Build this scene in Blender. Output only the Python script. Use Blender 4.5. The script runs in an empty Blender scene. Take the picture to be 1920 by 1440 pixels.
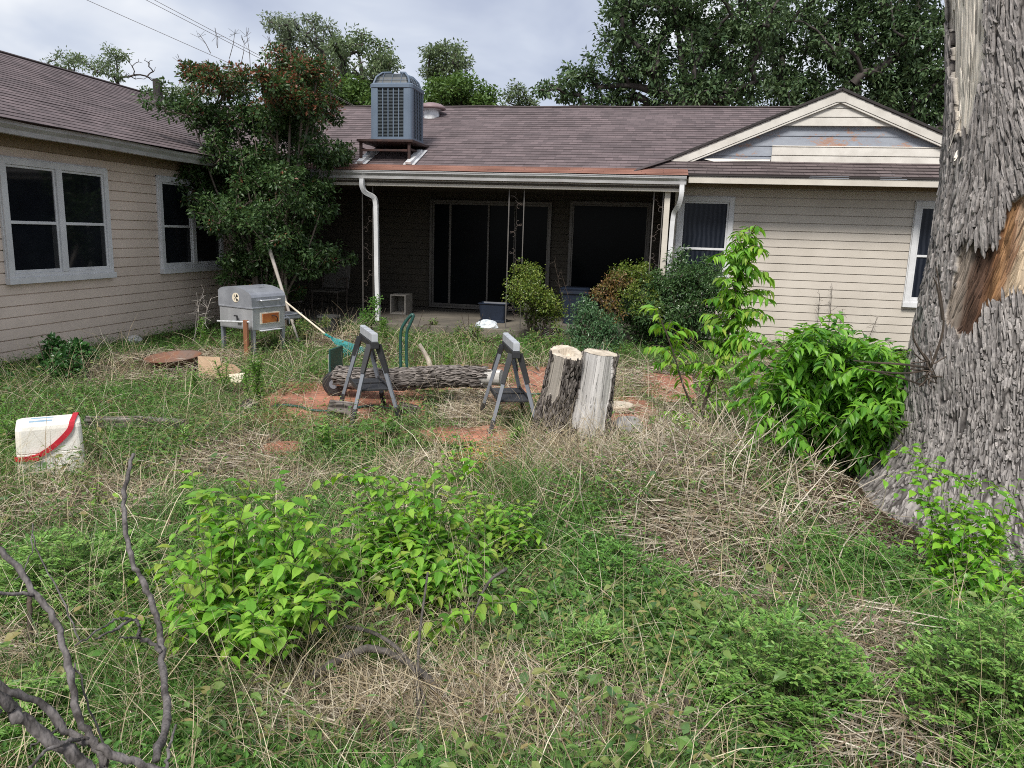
import bpy, math, numpy as np
R = np.random.default_rng(7)
V3 = lambda *a: np.array(a, float)
# ------------------------------------------------------------------ camera, sky, sun, exposure
SC = bpy.context.scene
C = SC.collection
H, FP = 1.65, 1430.0                       # eye height (m), focal length in pixels of the 1920 px wide photo
YAW, PIT, ROL = -0.18134538, 0.19381337, 0.03170241
cy, sy, cp, sp, cr, sr = math.cos(YAW), math.sin(YAW), math.cos(PIT), math.sin(PIT), math.cos(ROL), math.sin(ROL)
fwd = V3(sy*cp, cy*cp, -sp); rgt = V3(cy, -sy, 0); upv = np.cross(rgt, fwd)
cx_, cu_ = cr*rgt + sr*upv, -sr*rgt + cr*upv
CAMM = np.array([cx_, cu_, fwd])
cam = bpy.data.objects.new('camera', bpy.data.cameras.new('camera')); C.objects.link(cam)
from mathutils import Matrix
cam.matrix_world = Matrix([[*([cx_[i], cu_[i], -fwd[i]]), (0, 0, H)[i]] for i in range(3)] + [[0, 0, 0, 1]])
cam.data.sensor_width = 36; cam.data.lens = FP/1920*36; cam.data.clip_end = 500; cam.data.clip_start = .05
SC.camera = cam
def ray(x, y): return CAMM.T @ V3((x-960)/FP, -(y-720)/FP, 1)
def G(x, y, z=0): d = ray(x, y); return d*((z-H)/d[2]) + V3(0, 0, H)     # photo point -> point at height z
def PX(x, y, X0): d = ray(x, y); return d*(X0/d[0]) + V3(0, 0, H)
def PY(x, y, Y0): d = ray(x, y); return d*(Y0/d[1]) + V3(0, 0, H)
def proj(P):
    c = (P - V3(0, 0, H)) @ CAMM.T
    return 960 + FP*c[:, 0]/c[:, 2], 720 - FP*c[:, 1]/c[:, 2]
SC.view_settings.view_transform = 'Standard'; SC.view_settings.look = 'None'
SC.view_settings.gamma = 1; SC.view_settings.exposure = EXPO = 0.6
SUN_EL, SUN_AZ = math.radians(50), math.radians(188)      # azimuth of the sun, clockwise from +y
W = bpy.data.worlds.new('World'); SC.world = W; W.use_nodes = True
nt = W.node_tree; nt.nodes.clear(); L = nt.links.new
def nd(nt, t, **k):
    n = nt.nodes.new(t)
    for a, b in k.items():
        if a.startswith('i_'): n.inputs[a[2:].replace('_', ' ')].default_value = b
        else: setattr(n, a, b)
    return n
def ramp(nt, stops, interp='LINEAR'):
    n = nt.nodes.new('ShaderNodeValToRGB'); e = n.color_ramp.elements; n.color_ramp.interpolation = interp
    while len(e) < len(stops): e.new(.5)
    for i, (p, c) in enumerate(stops): e[i].position = p; e[i].color = (*c, 1)
    return n
sky = nd(nt, 'ShaderNodeTexSky', sky_type='NISHITA', sun_disc=False, sun_elevation=SUN_EL, sun_rotation=SUN_AZ)
b1 = nd(nt, 'ShaderNodeBackground', i_Strength=.1); L(sky.outputs[0], b1.inputs[0])
tc = nd(nt, 'ShaderNodeTexCoord'); mp = nd(nt, 'ShaderNodeMapping'); mp.inputs['Scale'].default_value = (1.1, 1.1, 2.6); mp.inputs['Location'].default_value = (.35, .1, .4)
L(tc.outputs['Generated'], mp.inputs[0])
nz = nd(nt, 'ShaderNodeTexNoise', i_Scale=2.3, i_Detail=5, i_Roughness=.48, i_Distortion=.3); L(mp.outputs[0], nz.inputs['Vector'])
rp = ramp(nt, [(.33, (.46, .51, .66)), (.48, (.68, .73, .84)), (.60, (1.02, 1.03, 1.05))]); L(nz.outputs['Fac'], rp.inputs[0])
b2 = nd(nt, 'ShaderNodeBackground', i_Strength=.66); L(rp.outputs[0], b2.inputs[0])
mx = nd(nt, 'ShaderNodeMixShader', i_Fac=.9); L(b1.outputs[0], mx.inputs[1]); L(b2.outputs[0], mx.inputs[2])
wo = nd(nt, 'ShaderNodeOutputWorld'); L(mx.outputs[0], wo.inputs[0])
sl = bpy.data.lights.new('sun', 'SUN'); sl.energy = 3.0; sl.angle = math.radians(16); sl.color = (1, .96, .9)
sun = bpy.data.objects.new('sun', sl); C.objects.link(sun)
sd = V3(math.sin(SUN_AZ)*math.cos(SUN_EL), math.cos(SUN_AZ)*math.cos(SUN_EL), math.sin(SUN_EL))
from mathutils import Vector
sun.rotation_euler = Vector(sd).to_track_quat('Z', 'Y').to_euler()
SC.cycles.use_denoising = False; SC.cycles.filter_width = 1.0
SC.cycles.max_bounces = 6; SC.cycles.transparent_max_bounces = 4; SC.cycles.diffuse_bounces = 3; SC.cycles.glossy_bounces = 2; SC.cycles.transmission_bounces = 3
SC.cycles.sample_clamp_indirect = 4

# ------------------------------------------------------------------ mesh and material helpers
class Geo:
    def __init__(s): s.v = []; s.t = []; s.q = []; s.n = 0; s.at = {}
    def add(s, v, t=None, q=None, **at):
        v = np.asarray(v, float).reshape(-1, 3)
        if t is not None and len(t): s.t.append(np.asarray(t, int).reshape(-1, 3) + s.n)
        if q is not None and len(q): s.q.append(np.asarray(q, int).reshape(-1, 4) + s.n)
        for k, a in at.items(): s.at.setdefault(k, []).append((s.n, np.asarray(a, float)))
        s.v.append(v); s.n += len(v); return s
    def box(s, a, b):
        return s.obox(V3(0, 0, 0), V3(1, 0, 0), V3(0, 1, 0), V3(0, 0, 1), a[0], b[0], a[1], b[1], a[2], b[2])
    def obox(s, O, u, v, n, u0, u1, v0, v1, n0, n1, bev=.003):
        # box with its edges cut off by a small chamfer
        bev = min(bev, .3*abs(u1-u0), .3*abs(v1-v0), .3*abs(n1-n0))
        lo, hi = V3(u0, v0, n0), V3(u1, v1, n1); c = []; idx = {}
        for i in (0, 1):
            for j in (0, 1):
                for k in (0, 1):
                    for ax in range(3):
                        p = np.where([i, j, k], hi, lo) + np.where([i, j, k], -bev, bev)
                        p[ax] = (lo, hi)[(i, j, k)[ax]][ax]
                        idx[i, j, k, ax] = len(c); c.append(p)
        q, t = [], []
        cyc = [(0, 0), (1, 0), (1, 1), (0, 1)]
        for ax in range(3):
            o = [a for a in range(3) if a != ax]
            for e in (0, 1):
                f = []
                for a, b in cyc:
                    ijk = [0, 0, 0]; ijk[ax] = e; ijk[o[0]] = a; ijk[o[1]] = b; f.append(idx[(*ijk, ax)])
                q.append(f)
            for a, b in cyc:
                x0 = [0, 0, 0]; x0[o[0]] = a; x0[o[1]] = b; x1 = list(x0); x1[ax] = 1
                q.append([idx[(*x0, o[0])], idx[(*x1, o[0])], idx[(*x1, o[1])], idx[(*x0, o[1])]])
        for i in (0, 1):
            for j in (0, 1):
                for k in (0, 1): t.append([idx[i, j, k, 0], idx[i, j, k, 1], idx[i, j, k, 2]])
        c = np.array(c); s.add(O + c[:, :1]*u + c[:, 1:2]*v + c[:, 2:]*n, t, q); s.fixn = True; return s
    def tube(s, P, r, k=6, cap=True, tw=0, asp=1.0, **at):
        P = np.asarray(P, float); m = len(P); r = np.broadcast_to(np.asarray(r, float), (m,))
        T = np.gradient(P, axis=0); T /= np.linalg.norm(T, axis=1)[:, None] + 1e-12
        ref = V3(0, 0, 1) if abs(T[:, 2]).mean() < .8 else V3(0, 1, 0)
        A = np.cross(T, ref); A /= np.linalg.norm(A, axis=1)[:, None] + 1e-12; B = np.cross(T, A)
        th = np.arange(k)*2*np.pi/k + tw
        v = P[:, None] + (r[:, None]*np.cos(th))[..., None]*A[:, None] + asp*(r[:, None]*np.sin(th))[..., None]*B[:, None]
        i = np.arange(m-1)[:, None]*k; j = np.arange(k)[None]; j2 = (j+1) % k
        q = np.stack([i+j, i+j2, i+k+j2, i+k+j], -1).reshape(-1, 4)
        v = v.reshape(-1, 3); t = None
        if cap:
            v = np.vstack([v, P[:1], P[-1:]]); n0 = m*k; a = np.arange(k); b = (a+1) % k
            t = np.vstack([np.stack([b, a, a*0+n0], -1), np.stack([a+(m-1)*k, b+(m-1)*k, a*0+n0+1], -1)])
        return s.add(v, t, q, **at)
    def rev(s, prof, c=(0, 0, 0), k=24, ax=(0, 0, 1), sq=None):      # lathe: prof = [(r, h)]
        ax = V3(*ax)/np.linalg.norm(ax); a = np.cross(ax, V3(0, 1, 0) if abs(ax[1]) < .9 else V3(1, 0, 0)); a /= np.linalg.norm(a); b = np.cross(ax, a)
        th = np.arange(k)*2*np.pi/k; pr = np.array(prof, float)
        v = V3(*c) + pr[:, None, 1:2]*ax + pr[:, None, :1]*(np.cos(th)[:, None]*a + np.sin(th)[:, None]*b)
        m = len(pr); i = np.arange(m-1)[:, None]*k; j = np.arange(k)[None]; j2 = (j+1) % k
        return s.add(v.reshape(-1, 3), None, np.stack([i+j, i+j2, i+k+j2, i+k+j], -1).reshape(-1, 4))
    def build(s, name, mat, parent=None, loc=None, smooth=False, recalc=False):
        V = np.vstack(s.v); off = V3(0, 0, 0)
        if parent is not None: off = parent_loc[parent.name]
        elif loc is not None: off = np.asarray(loc, float)
        me = bpy.data.meshes.new(name)
        t = np.vstack(s.t) if s.t else np.zeros((0, 3), int); q = np.vstack(s.q) if s.q else np.zeros((0, 4), int)
        me.vertices.add(len(V)); me.vertices.foreach_set('co', (V-off).astype(np.float32).ravel())
        me.loops.add(t.size+q.size); me.loops.foreach_set('vertex_index', np.concatenate([t.ravel(), q.ravel()]).astype(np.int32))
        me.polygons.add(len(t)+len(q))
        me.polygons.foreach_set('loop_start', np.concatenate([np.arange(len(t))*3, t.size+np.arange(len(q))*4]).astype(np.int32))
        me.update(calc_edges=True)
        me.polygons.foreach_set('use_smooth', np.full(len(me.polygons), bool(smooth)))
        for k, ps in s.at.items():
            vec = ps[0][1].ndim == 2; arr = np.zeros((len(V), 3) if vec else len(V))
            for st, a in ps: arr[st:st+len(a)] = a
            at = me.attributes.new(k, 'FLOAT_VECTOR' if vec else 'FLOAT', 'POINT'); at.data.foreach_set('vector' if vec else 'value', arr.astype(np.float32).ravel())
        if getattr(s, 'fixn', False) or recalc:
            import bmesh
            bm = bmesh.new(); bm.from_mesh(me); bmesh.ops.recalc_face_normals(bm, faces=bm.faces); bm.to_mesh(me); bm.free()
        me.materials.append(mat)
        o = bpy.data.objects.new(name, me); C.objects.link(o)
        if parent is not None: o.parent = parent; parent_loc[o.name] = off
        else: o.location = off; parent_loc[o.name] = off
        return o
parent_loc = {}
def tag(o, label=None, cat=None, group=None, kind=None):
    if label: o['label'] = label
    if cat: o['category'] = cat
    if group: o['group'] = group
    if kind: o['kind'] = kind
    return o
def thing(name, label, cat, loc, group=None):
    o = bpy.data.objects.new(name, None); C.objects.link(o); o.location = loc; o.empty_display_size = .1
    parent_loc[o.name] = np.asarray(loc, float); return tag(o, label, cat, group)
def nrm(a): a = np.asarray(a, float); return a/(np.linalg.norm(a, axis=-1, keepdims=True)+1e-12)
# numpy value noise
def _h(i, j, k):
    n = (i*374761393 + j*668265263 + k*2147483647) & 0xffffffff
    n = ((n ^ (n >> 13))*1274126177) & 0xffffffff
    return ((n ^ (n >> 16)) & 0xffff)/65535.
def vn(P):
    P = np.asarray(P, float); I = np.floor(P).astype(np.int64); f = P-I; f = f*f*(3-2*f); o = 0
    for a in (0, 1):
        for b in (0, 1):
            for c in (0, 1):
                w = (f[..., 0] if a else 1-f[..., 0])*(f[..., 1] if b else 1-f[..., 1])*(f[..., 2] if c else 1-f[..., 2])
                o = o + w*_h(I[..., 0]+a, I[..., 1]+b, I[..., 2]+c)
    return o
def fbm(P, n=4): return sum(vn(np.asarray(P)*2**i + 17.3*i)*.5**i for i in range(n))/(2-.5**(n-1))
def inpoly(x, y, poly):
    r = np.zeros(np.shape(x), bool); n = len(poly)
    for i in range(n):
        (x1, y1), (x2, y2) = poly[i], poly[(i+1) % n]
        r ^= ((y1 > y) != (y2 > y)) & (x < (x2-x1)*(y-y1)/((y2-y1) or 1e-9) + x1)
    return r

def newmat(name):
    m = bpy.data.materials.new(name); m.use_nodes = True; nt = m.node_tree; return m, nt, nt.nodes['Principled BSDF'], nt.links.new
def M_(name, c1, c2=None, sc=6., rough=.7, bump=.0, bsc=None, metal=0, det=6, stretch=(1, 1, 1), lo=.35, hi=.65, spec=.5):
    m, nt, p, L = newmat(name); c2 = c2 or tuple(x*.7 for x in c1)
    tc = nd(nt, 'ShaderNodeTexCoord'); mp = nd(nt, 'ShaderNodeMapping'); mp.inputs['Scale'].default_value = stretch; L(tc.outputs['Object'], mp.inputs[0])
    nz = nd(nt, 'ShaderNodeTexNoise', i_Scale=sc, i_Detail=det, i_Roughness=.62); L(mp.outputs[0], nz.inputs['Vector'])
    r = ramp(nt, [(lo, c2), (hi, c1)]); L(nz.outputs['Fac'], r.inputs[0]); L(r.outputs[0], p.inputs['Base Color'])
    p.inputs['Roughness'].default_value = rough; p.inputs['Metallic'].default_value = metal; p.inputs['Specular IOR Level'].default_value = spec
    if bump:
        n2 = nd(nt, 'ShaderNodeTexNoise', i_Scale=bsc or sc*4, i_Detail=1.5); L(mp.outputs[0], n2.inputs['Vector'])
        b = nd(nt, 'ShaderNodeBump', i_Strength=bump, i_Distance=.01); L(n2.outputs['Fac'], b.inputs['Height']); L(b.outputs[0], p.inputs['Normal'])
    return m
def leafmat(name, cols, tr=.3, rough=.45, spec=.35):
    m, nt, p, L = newmat(name); g = nd(nt, 'ShaderNodeNewGeometry')
    r = ramp(nt, [((i+.0)/(max(1, len(cols)-1)), c) for i, c in enumerate(cols)]); L(g.outputs['Random Per Island'], r.inputs[0])
    L(r.outputs[0], p.inputs['Base Color']); p.inputs['Roughness'].default_value = rough; p.inputs['Specular IOR Level'].default_value = spec
    t = nd(nt, 'ShaderNodeBsdfTranslucent'); hs = nd(nt, 'ShaderNodeHueSaturation', i_Hue=.485, i_Saturation=1.1, i_Value=1.5); L(r.outputs[0], hs.inputs['Color']); L(hs.outputs[0], t.inputs['Color'])
    mx = nd(nt, 'ShaderNodeMixShader', i_Fac=tr); L(p.outputs[0], mx.inputs[1]); L(t.outputs[0], mx.inputs[2])
    L(mx.outputs[0], nt.nodes['Material Output'].inputs['Surface']); return m
def brickmat(name, c1, c2, mort, bw, bh, ms, rough=.85, noise=.35, bump=.4, c3=None):
    m, nt, p, L = newmat(name); a = nd(nt, 'ShaderNodeAttribute', attribute_name='uvp')
    b = nd(nt, 'ShaderNodeTexBrick', i_Scale=1.0, i_Mortar_Size=ms, i_Brick_Width=bw, i_Row_Height=bh, i_Bias=0., i_Mortar_Smooth=.2); L(a.outputs['Vector'], b.inputs['Vector'])
    b.inputs['Color1'].default_value = (*c1, 1); b.inputs['Color2'].default_value = (*c2, 1); b.inputs['Mortar'].default_value = (*mort, 1); b.offset = .37; b.squash = .8; b.squash_frequency = 3
    n = nd(nt, 'ShaderNodeTexNoise', i_Scale=1.3, i_Detail=8, i_Roughness=.7); L(a.outputs['Vector'], n.inputs['Vector'])
    r = ramp(nt, [(.3, (1-noise,)*3), (.7, (1+noise*.6,)*3)]); L(n.outputs['Fac'], r.inputs[0])
    x = nd(nt, 'ShaderNodeMix', data_type='RGBA', blend_type='MULTIPLY'); x.inputs['Factor'].default_value = 1
    L(b.outputs['Color'], x.inputs['A']); L(r.outputs[0], x.inputs['B']); L(x.outputs['Result'], p.inputs['Base Color'])
    p.inputs['Roughness'].default_value = rough
    n2 = nd(nt, 'ShaderNodeTexNoise', i_Scale=90., i_Detail=3); L(a.outputs['Vector'], n2.inputs['Vector'])
    ma = nd(nt, 'ShaderNodeMath', operation='MULTIPLY_ADD'); ma.inputs[1].default_value = -1.; L(b.outputs['Fac'], ma.inputs[0]); L(n2.outputs['Fac'], ma.inputs[2])
    bp = nd(nt, 'ShaderNodeBump', i_Strength=bump, i_Distance=.006); L(ma.outputs[0], bp.inputs['Height']); L(bp.outputs[0], p.inputs['Normal']); return m
def barkmat(name, dark, light, lo=.2, hi=.75):
    m, nt, p, L = newmat(name); h = nd(nt, 'ShaderNodeAttribute', attribute_name='h'); w = nd(nt, 'ShaderNodeAttribute', attribute_name='wood'); wc = nd(nt, 'ShaderNodeAttribute', attribute_name='wcol')
    r = ramp(nt, [(lo, dark), (hi, light)]); L(h.outputs['Fac'], r.inputs[0])
    tc = nd(nt, 'ShaderNodeTexCoord'); n = nd(nt, 'ShaderNodeTexNoise', i_Scale=22., i_Detail=8, i_Roughness=.75); L(tc.outputs['Object'], n.inputs['Vector'])
    r2 = ramp(nt, [(.3, (.55, .55, .57)), (.7, (1.25, 1.22, 1.2))]); L(n.outputs['Fac'], r2.inputs[0])
    x = nd(nt, 'ShaderNodeMix', data_type='RGBA', blend_type='MULTIPLY'); x.inputs['Factor'].default_value = 1; L(r.outputs[0], x.inputs['A']); L(r2.outputs[0], x.inputs['B'])
    y = nd(nt, 'ShaderNodeMix', data_type='RGBA'); L(w.outputs['Fac'], y.inputs['Factor']); L(x.outputs['Result'], y.inputs['A']); L(wc.outputs['Vector'], y.inputs['B'])
    L(y.outputs['Result'], p.inputs['Base Color']); p.inputs['Roughness'].default_value = .85; p.inputs['Specular IOR Level'].default_value = .25
    b = nd(nt, 'ShaderNodeBump', i_Strength=.5, i_Distance=.006); L(n.outputs['Fac'], b.inputs['Height']); L(b.outputs[0], p.inputs['Normal']); return m
m_siding = M_('vinyl_siding', (.57, .52, .455), (.49, .445, .385), sc=1.6, rough=.5, bump=.06, bsc=30, det=8, spec=.3)
m_siding_l = M_('pinkish_vinyl', (.72, .605, .515), (.61, .51, .43), sc=1.3, rough=.5, bump=.06, bsc=30, det=8, spec=.3)
m_porchwall = M_('shade_darkened_siding', (.070, .058, .042), (.05, .042, .032), sc=3, rough=.75)  # porch walls and ceiling: the shade under the roof is put into this brown
m_white = M_('white_paint', (.66, .665, .67), (.55, .555, .56), sc=4, rough=.45, bump=.05, det=9)
m_trim = M_('beige_trim', (.60, .56, .49), (.50, .46, .40), sc=3, rough=.5, bump=.05)
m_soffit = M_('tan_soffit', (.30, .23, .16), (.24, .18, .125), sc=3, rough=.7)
m_gutter = M_('aged_gutter', (.52, .52, .52), (.36, .35, .34), sc=2.2, rough=.4, metal=.25, stretch=(1, 1, 4), det=9)
m_shing = brickmat('brown_shingles', (.148, .112, .115), (.088, .067, .069), (.08, .063, .065), .17, .14, .003, noise=.28)
m_shing2 = brickmat('near_shingles', (.135, .105, .102), (.078, .06, .058), (.06, .045, .045), .22, .14, .006)
m_strip = brickmat('red_brown_strip', (.34, .165, .115), (.27, .125, .09), (.15, .07, .05), .9, .10, .006)
m_dark = M_('dark_fascia', (.035, .028, .027), (.02, .017, .017), sc=8, rough=.8)
m_pane = M_('dark_pane', (.012, .014, .018), (.006, .007, .009), sc=1.2, rough=.06, spec=.5)
m_screen = M_('screen_mesh', (.03, .032, .036), (.018, .019, .022), sc=2, rough=.35)
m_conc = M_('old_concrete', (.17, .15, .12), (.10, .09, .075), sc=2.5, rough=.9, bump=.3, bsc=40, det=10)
m_alu = M_('brown_aluminium', (.15, .138, .125), (.105, .097, .09), sc=5, rough=.45, metal=.3)
m_iron = M_('rusty_iron', (.10, .075, .06), (.05, .042, .038), sc=14, rough=.7, metal=.3)
m_rust = M_('brown_rust', (.055, .027, .022), (.028, .018, .017), sc=12, rough=.85)
m_ac = M_('blue_grey_enamel', (.125, .165, .22), (.105, .14, .19), sc=3, rough=.4)
m_acdark = M_('louvre_black', (.035, .045, .052), (.02, .026, .03), sc=6, rough=.5)
m_flash = M_('bright_flashing', (.72, .74, .76), (.42, .42, .42), sc=9, rough=.5, metal=.2, det=9)
m_vent = M_('mauve_metal', (.235, .165, .17), (.19, .13, .135), sc=4, rough=.5)
m_steel = M_('weathered_steel', (.43, .45, .49), (.31, .325, .36), sc=5, rough=.42, metal=.45, det=9)
m_steel2 = M_('brushed_steel', (.56, .57, .59), (.42, .43, .45), sc=4, rough=.38, metal=.5, stretch=(1, 1, .2), det=9)
m_orange = M_('orange_rust', (.52, .19, .04), (.36, .10, .025), sc=9, rough=.75, det=9)
m_black = M_('black_plastic', (.028, .029, .032), (.017, .017, .019), sc=9, rough=.5)
m_greyp = M_('grey_plastic', (.19, .205, .235), (.15, .165, .19), sc=7, rough=.5)
m_lgrey = M_('light_grey_plastic', (.46, .48, .51), (.36, .38, .41), sc=8, rough=.5)
m_green = M_('dark_green_paint', (.022, .085, .07), (.015, .055, .045), sc=9, rough=.4)
m_teal = M_('teal_plastic', (.03, .24, .24), (.02, .17, .17), sc=7, rough=.45)
m_foam = M_('white_foam', (.82, .80, .75), (.68, .64, .56), sc=5, rough=.8, bump=.15, bsc=90, det=9)
m_red = M_('red_strap', (.55, .018, .035), (.42, .012, .026), sc=14, rough=.55)
m_blue = M_('blue_print', (.20, .34, .48), (.35, .48, .58), sc=14, rough=.6)
m_card = M_('cardboard', (.40, .28, .18), (.32, .22, .14), sc=4, rough=.9)
m_cream = M_('pale_board', (.74, .66, .52), (.62, .54, .42), sc=6, rough=.9)
m_wood = M_('grey_wood', (.40, .33, .27), (.26, .20, .16), sc=4, rough=.85, stretch=(4, 4, .5), bump=.3)
m_redwood = M_('reddish_wood', (.29, .125, .06), (.19, .08, .04), sc=5, rough=.85, stretch=(4, 4, .5), bump=.3)
m_cut = M_('cut_wood', (.62, .55, .45), (.36, .30, .23), sc=14, rough=.9, bump=.4, det=9)
m_handle = M_('worn_handle', (.50, .46, .42), (.36, .32, .28), sc=9, rough=.7)
m_rock = M_('grey_rock', (.34, .33, .33), (.17, .165, .165), sc=9, rough=.9, bump=.6, bsc=25)
m_terra = M_('dark_pot', (.05, .052, .05), (.03, .03, .03), sc=7, rough=.7)
m_navy = M_('navy_plastic', (.012, .02, .04), (.008, .014, .028), sc=5, rough=.5)
m_twig = M_('grey_twig', (.17, .155, .15), (.04, .034, .031), sc=34, rough=.9, bump=.7, bsc=90, stretch=(1, 1, .5))
m_twigd = M_('dark_stem', (.075, .055, .04), (.04, .03, .022), sc=12, rough=.9)
m_gstem = M_('green_stem', (.10, .14, .04), (.07, .085, .03), sc=9, rough=.7)
m_oakbark = M_('oak_limbs', (.075, .063, .056), (.035, .03, .028), sc=3, rough=.95)
m_bark = barkmat('grey_furrowed_bark', (.055, .049, .046), (.40, .377, .36), .10, 1.0)
m_barkd = barkmat('dark_log_bark', (.028, .023, .02), (.26, .235, .215), .3, .95)
m_straw = leafmat('dry_straw', [(.11, .08, .045), (.42, .34, .22), (.62, .54, .38), (.22, .16, .09), (.70, .64, .50)], .15, .7, .2)
m_strawg = leafmat('grey_straw', [(.10, .075, .05), (.40, .335, .25), (.66, .60, .50), (.18, .135, .09), (.55, .48, .37)], .12, .7, .2)
m_grass = leafmat('green_grass', [(.03, .085, .018), (.08, .19, .035), (.13, .27, .055), (.05, .13, .03), (.20, .31, .085)], .3, .5)
m_forb = leafmat('weed_leaf', [(.04, .11, .022), (.10, .25, .04), (.17, .34, .065), (.07, .17, .045)], .3, .5)
m_fern = leafmat('bright_fern_leaf', [(.07, .17, .04), (.16, .33, .065), (.25, .43, .10), (.11, .24, .05), (.33, .46, .13)], .3, .45)
m_hack = leafmat('seedling_leaf', [(.06, .18, .025), (.14, .34, .035), (.20, .43, .045), (.30, .50, .07), (.10, .26, .035), (.36, .45, .08)], .38, .5, .3)
m_hackb = leafmat('bush_leaf', [(.045, .15, .02), (.10, .27, .03), (.16, .37, .04), (.21, .43, .05), (.08, .22, .03)], .36, .42, .4)
m_hackl = leafmat('lime_leaf', [(.12, .33, .03), (.20, .45, .045), (.29, .53, .05), (.09, .25, .03)], .4, .38, .45)
m_myr = leafmat('myrtle_leaf', [(.024, .06, .018), (.05, .10, .03), (.08, .135, .042), (.038, .082, .03)], .22, .4, .4)
m_myrr = leafmat('red_new_leaf', [(.17, .06, .035), (.25, .10, .055), (.11, .07, .03), (.20, .075, .04)], .25, .45)
m_oak = leafmat('oak_leaf', [(.042, .082, .034), (.075, .13, .052), (.115, .175, .072), (.06, .108, .05)], .2, .5)
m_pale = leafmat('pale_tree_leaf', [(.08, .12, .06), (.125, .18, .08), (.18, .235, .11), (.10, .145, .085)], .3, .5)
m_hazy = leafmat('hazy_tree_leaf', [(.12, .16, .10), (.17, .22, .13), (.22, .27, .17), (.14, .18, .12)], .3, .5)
m_lime = leafmat('far_lime_leaf', [(.055, .11, .028), (.085, .155, .036), (.12, .20, .05)], .3, .5)
m_box = leafmat('yellowish_shrub_leaf', [(.05, .10, .018), (.10, .165, .025), (.16, .22, .035), (.24, .28, .06)], .25, .35, .5)
m_dshr = leafmat('dark_shrub_leaf', [(.028, .075, .024), (.05, .11, .034), (.09, .165, .052), (.04, .09, .03), (.13, .21, .08)], .2, .32, .5)
m_nand = leafmat('blue_green_leaf', [(.04, .10, .04), (.07, .15, .06), (.13, .22, .10)], .2, .35, .5)
m_amber = leafmat('amber_leaf', [(.10, .13, .03), (.24, .13, .035), (.07, .12, .028), (.32, .18, .11), (.16, .15, .035)], .3, .4)
m_mixw = leafmat('mixed_weed_leaf', [(.05, .13, .03), (.10, .20, .04), (.16, .27, .07), (.07, .15, .06), (.24, .28, .09), (.09, .22, .04), (.30, .24, .10), (.12, .24, .05)], .3, .5)
m_ivy = leafmat('dark_ivy_leaf', [(.02, .07, .018), (.035, .11, .025), (.055, .15, .035)], .22, .35, .5)
m_dead = leafmat('dead_brown_leaf', [(.20, .10, .05), (.28, .17, .10), (.14, .08, .05), (.36, .26, .18)], .15, .7)
m_chip = leafmat('wood_chips', [(.50, .28, .10), (.42, .20, .07), (.56, .38, .18), (.36, .24, .15)], .0, .9)

# leaf templates: (along, across, lift) and triangles
T_DIA = (np.array([(0, 0, 0), (.42, .5, .07), (1, 0, -.08), (.42, -.5, .07)]), np.array([(0, 1, 2), (0, 2, 3)][::1]))
T_OVA = (np.array([(0, 0, 0), (.3, 0, .03), (.65, 0, 0), (1, 0, -.16), (.22, .44, .10), (.55, .42, .08), (.22, -.44, .10), (.55, -.42, .08), (.82, .16, -.03), (.82, -.16, -.03)]),
         np.array([(0, 1, 4), (4, 1, 5), (1, 2, 5), (5, 2, 8), (2, 3, 8), (0, 6, 1), (6, 7, 1), (1, 7, 2), (7, 9, 2), (2, 9, 3)]))
T_LAN = (np.array([(0, 0, 0), (.35, .5, .07), (.7, .32, .0), (1, 0, -.2), (.7, -.32, .0), (.35, -.5, .07), (.5, 0, -.02)]), np.array([(0, 6, 1), (1, 6, 2), (2, 6, 3), (3, 6, 4), (4, 6, 5), (5, 6, 0)]))
def leaves(g, P, D, N, Ln, Wd, T=T_DIA):
    P = np.asarray(P, float); n = len(P)
    if not n: return
    D = nrm(D); S = nrm(np.cross(N, D)); Nn = np.cross(D, S); tv, tf = T
    Ln = np.broadcast_to(Ln, (n,)); Wd = np.broadcast_to(Wd, (n,))
    v = P[:, None] + tv[None, :, :1]*(Ln[:, None, None]*D[:, None]) + tv[None, :, 1:2]*(Wd[:, None, None]*S[:, None]) + tv[None, :, 2:]*(Ln[:, None, None]*Nn[:, None])
    g.add(v.reshape(-1, 3), (np.arange(n)[:, None, None]*len(tv) + tf[None]).reshape(-1, 3))
def strips(g, P, az, pitch, Ln, Wd, bend, seg=3, roll=None, side=None):
    # thin bent blades: start P, heading az, start pitch, pitch change over the length
    n = len(P); ts = np.linspace(0, 1, seg+1); pts = [P]; p = P.copy()
    for i in range(seg):
        a = pitch + bend*(ts[i]+.5/seg); az2 = az + (0 if side is None else side*ts[i])
        p = p + (Ln/seg)[:, None]*np.stack([np.cos(a)*np.sin(az2), np.cos(a)*np.cos(az2), np.sin(a)], -1); pts.append(p)
    rl = R.uniform(0, np.pi, n) if roll is None else roll
    S = np.stack([np.cos(az)*np.cos(rl), -np.sin(az)*np.cos(rl), np.sin(rl)], -1)*(Wd/2)[:, None]
    w = np.array([1, .9, .65, .12]) if seg == 3 else np.linspace(1, .15, seg+1)
    v = np.stack([np.stack([q - S*w[i], q + S*w[i]], 1) for i, q in enumerate(pts)], 1).reshape(n, -1, 3)
    k = 2*(seg+1); qd = np.array([(2*i, 2*i+1, 2*i+3, 2*i+2) for i in range(seg)])
    g.add(v.reshape(-1, 3), None, (np.arange(n)[:, None, None]*k + qd[None]).reshape(-1, 4))
def rdir(n, up=0.): d = R.normal(size=(n, 3)); d[:, 2] += up; return nrm(d)
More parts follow.
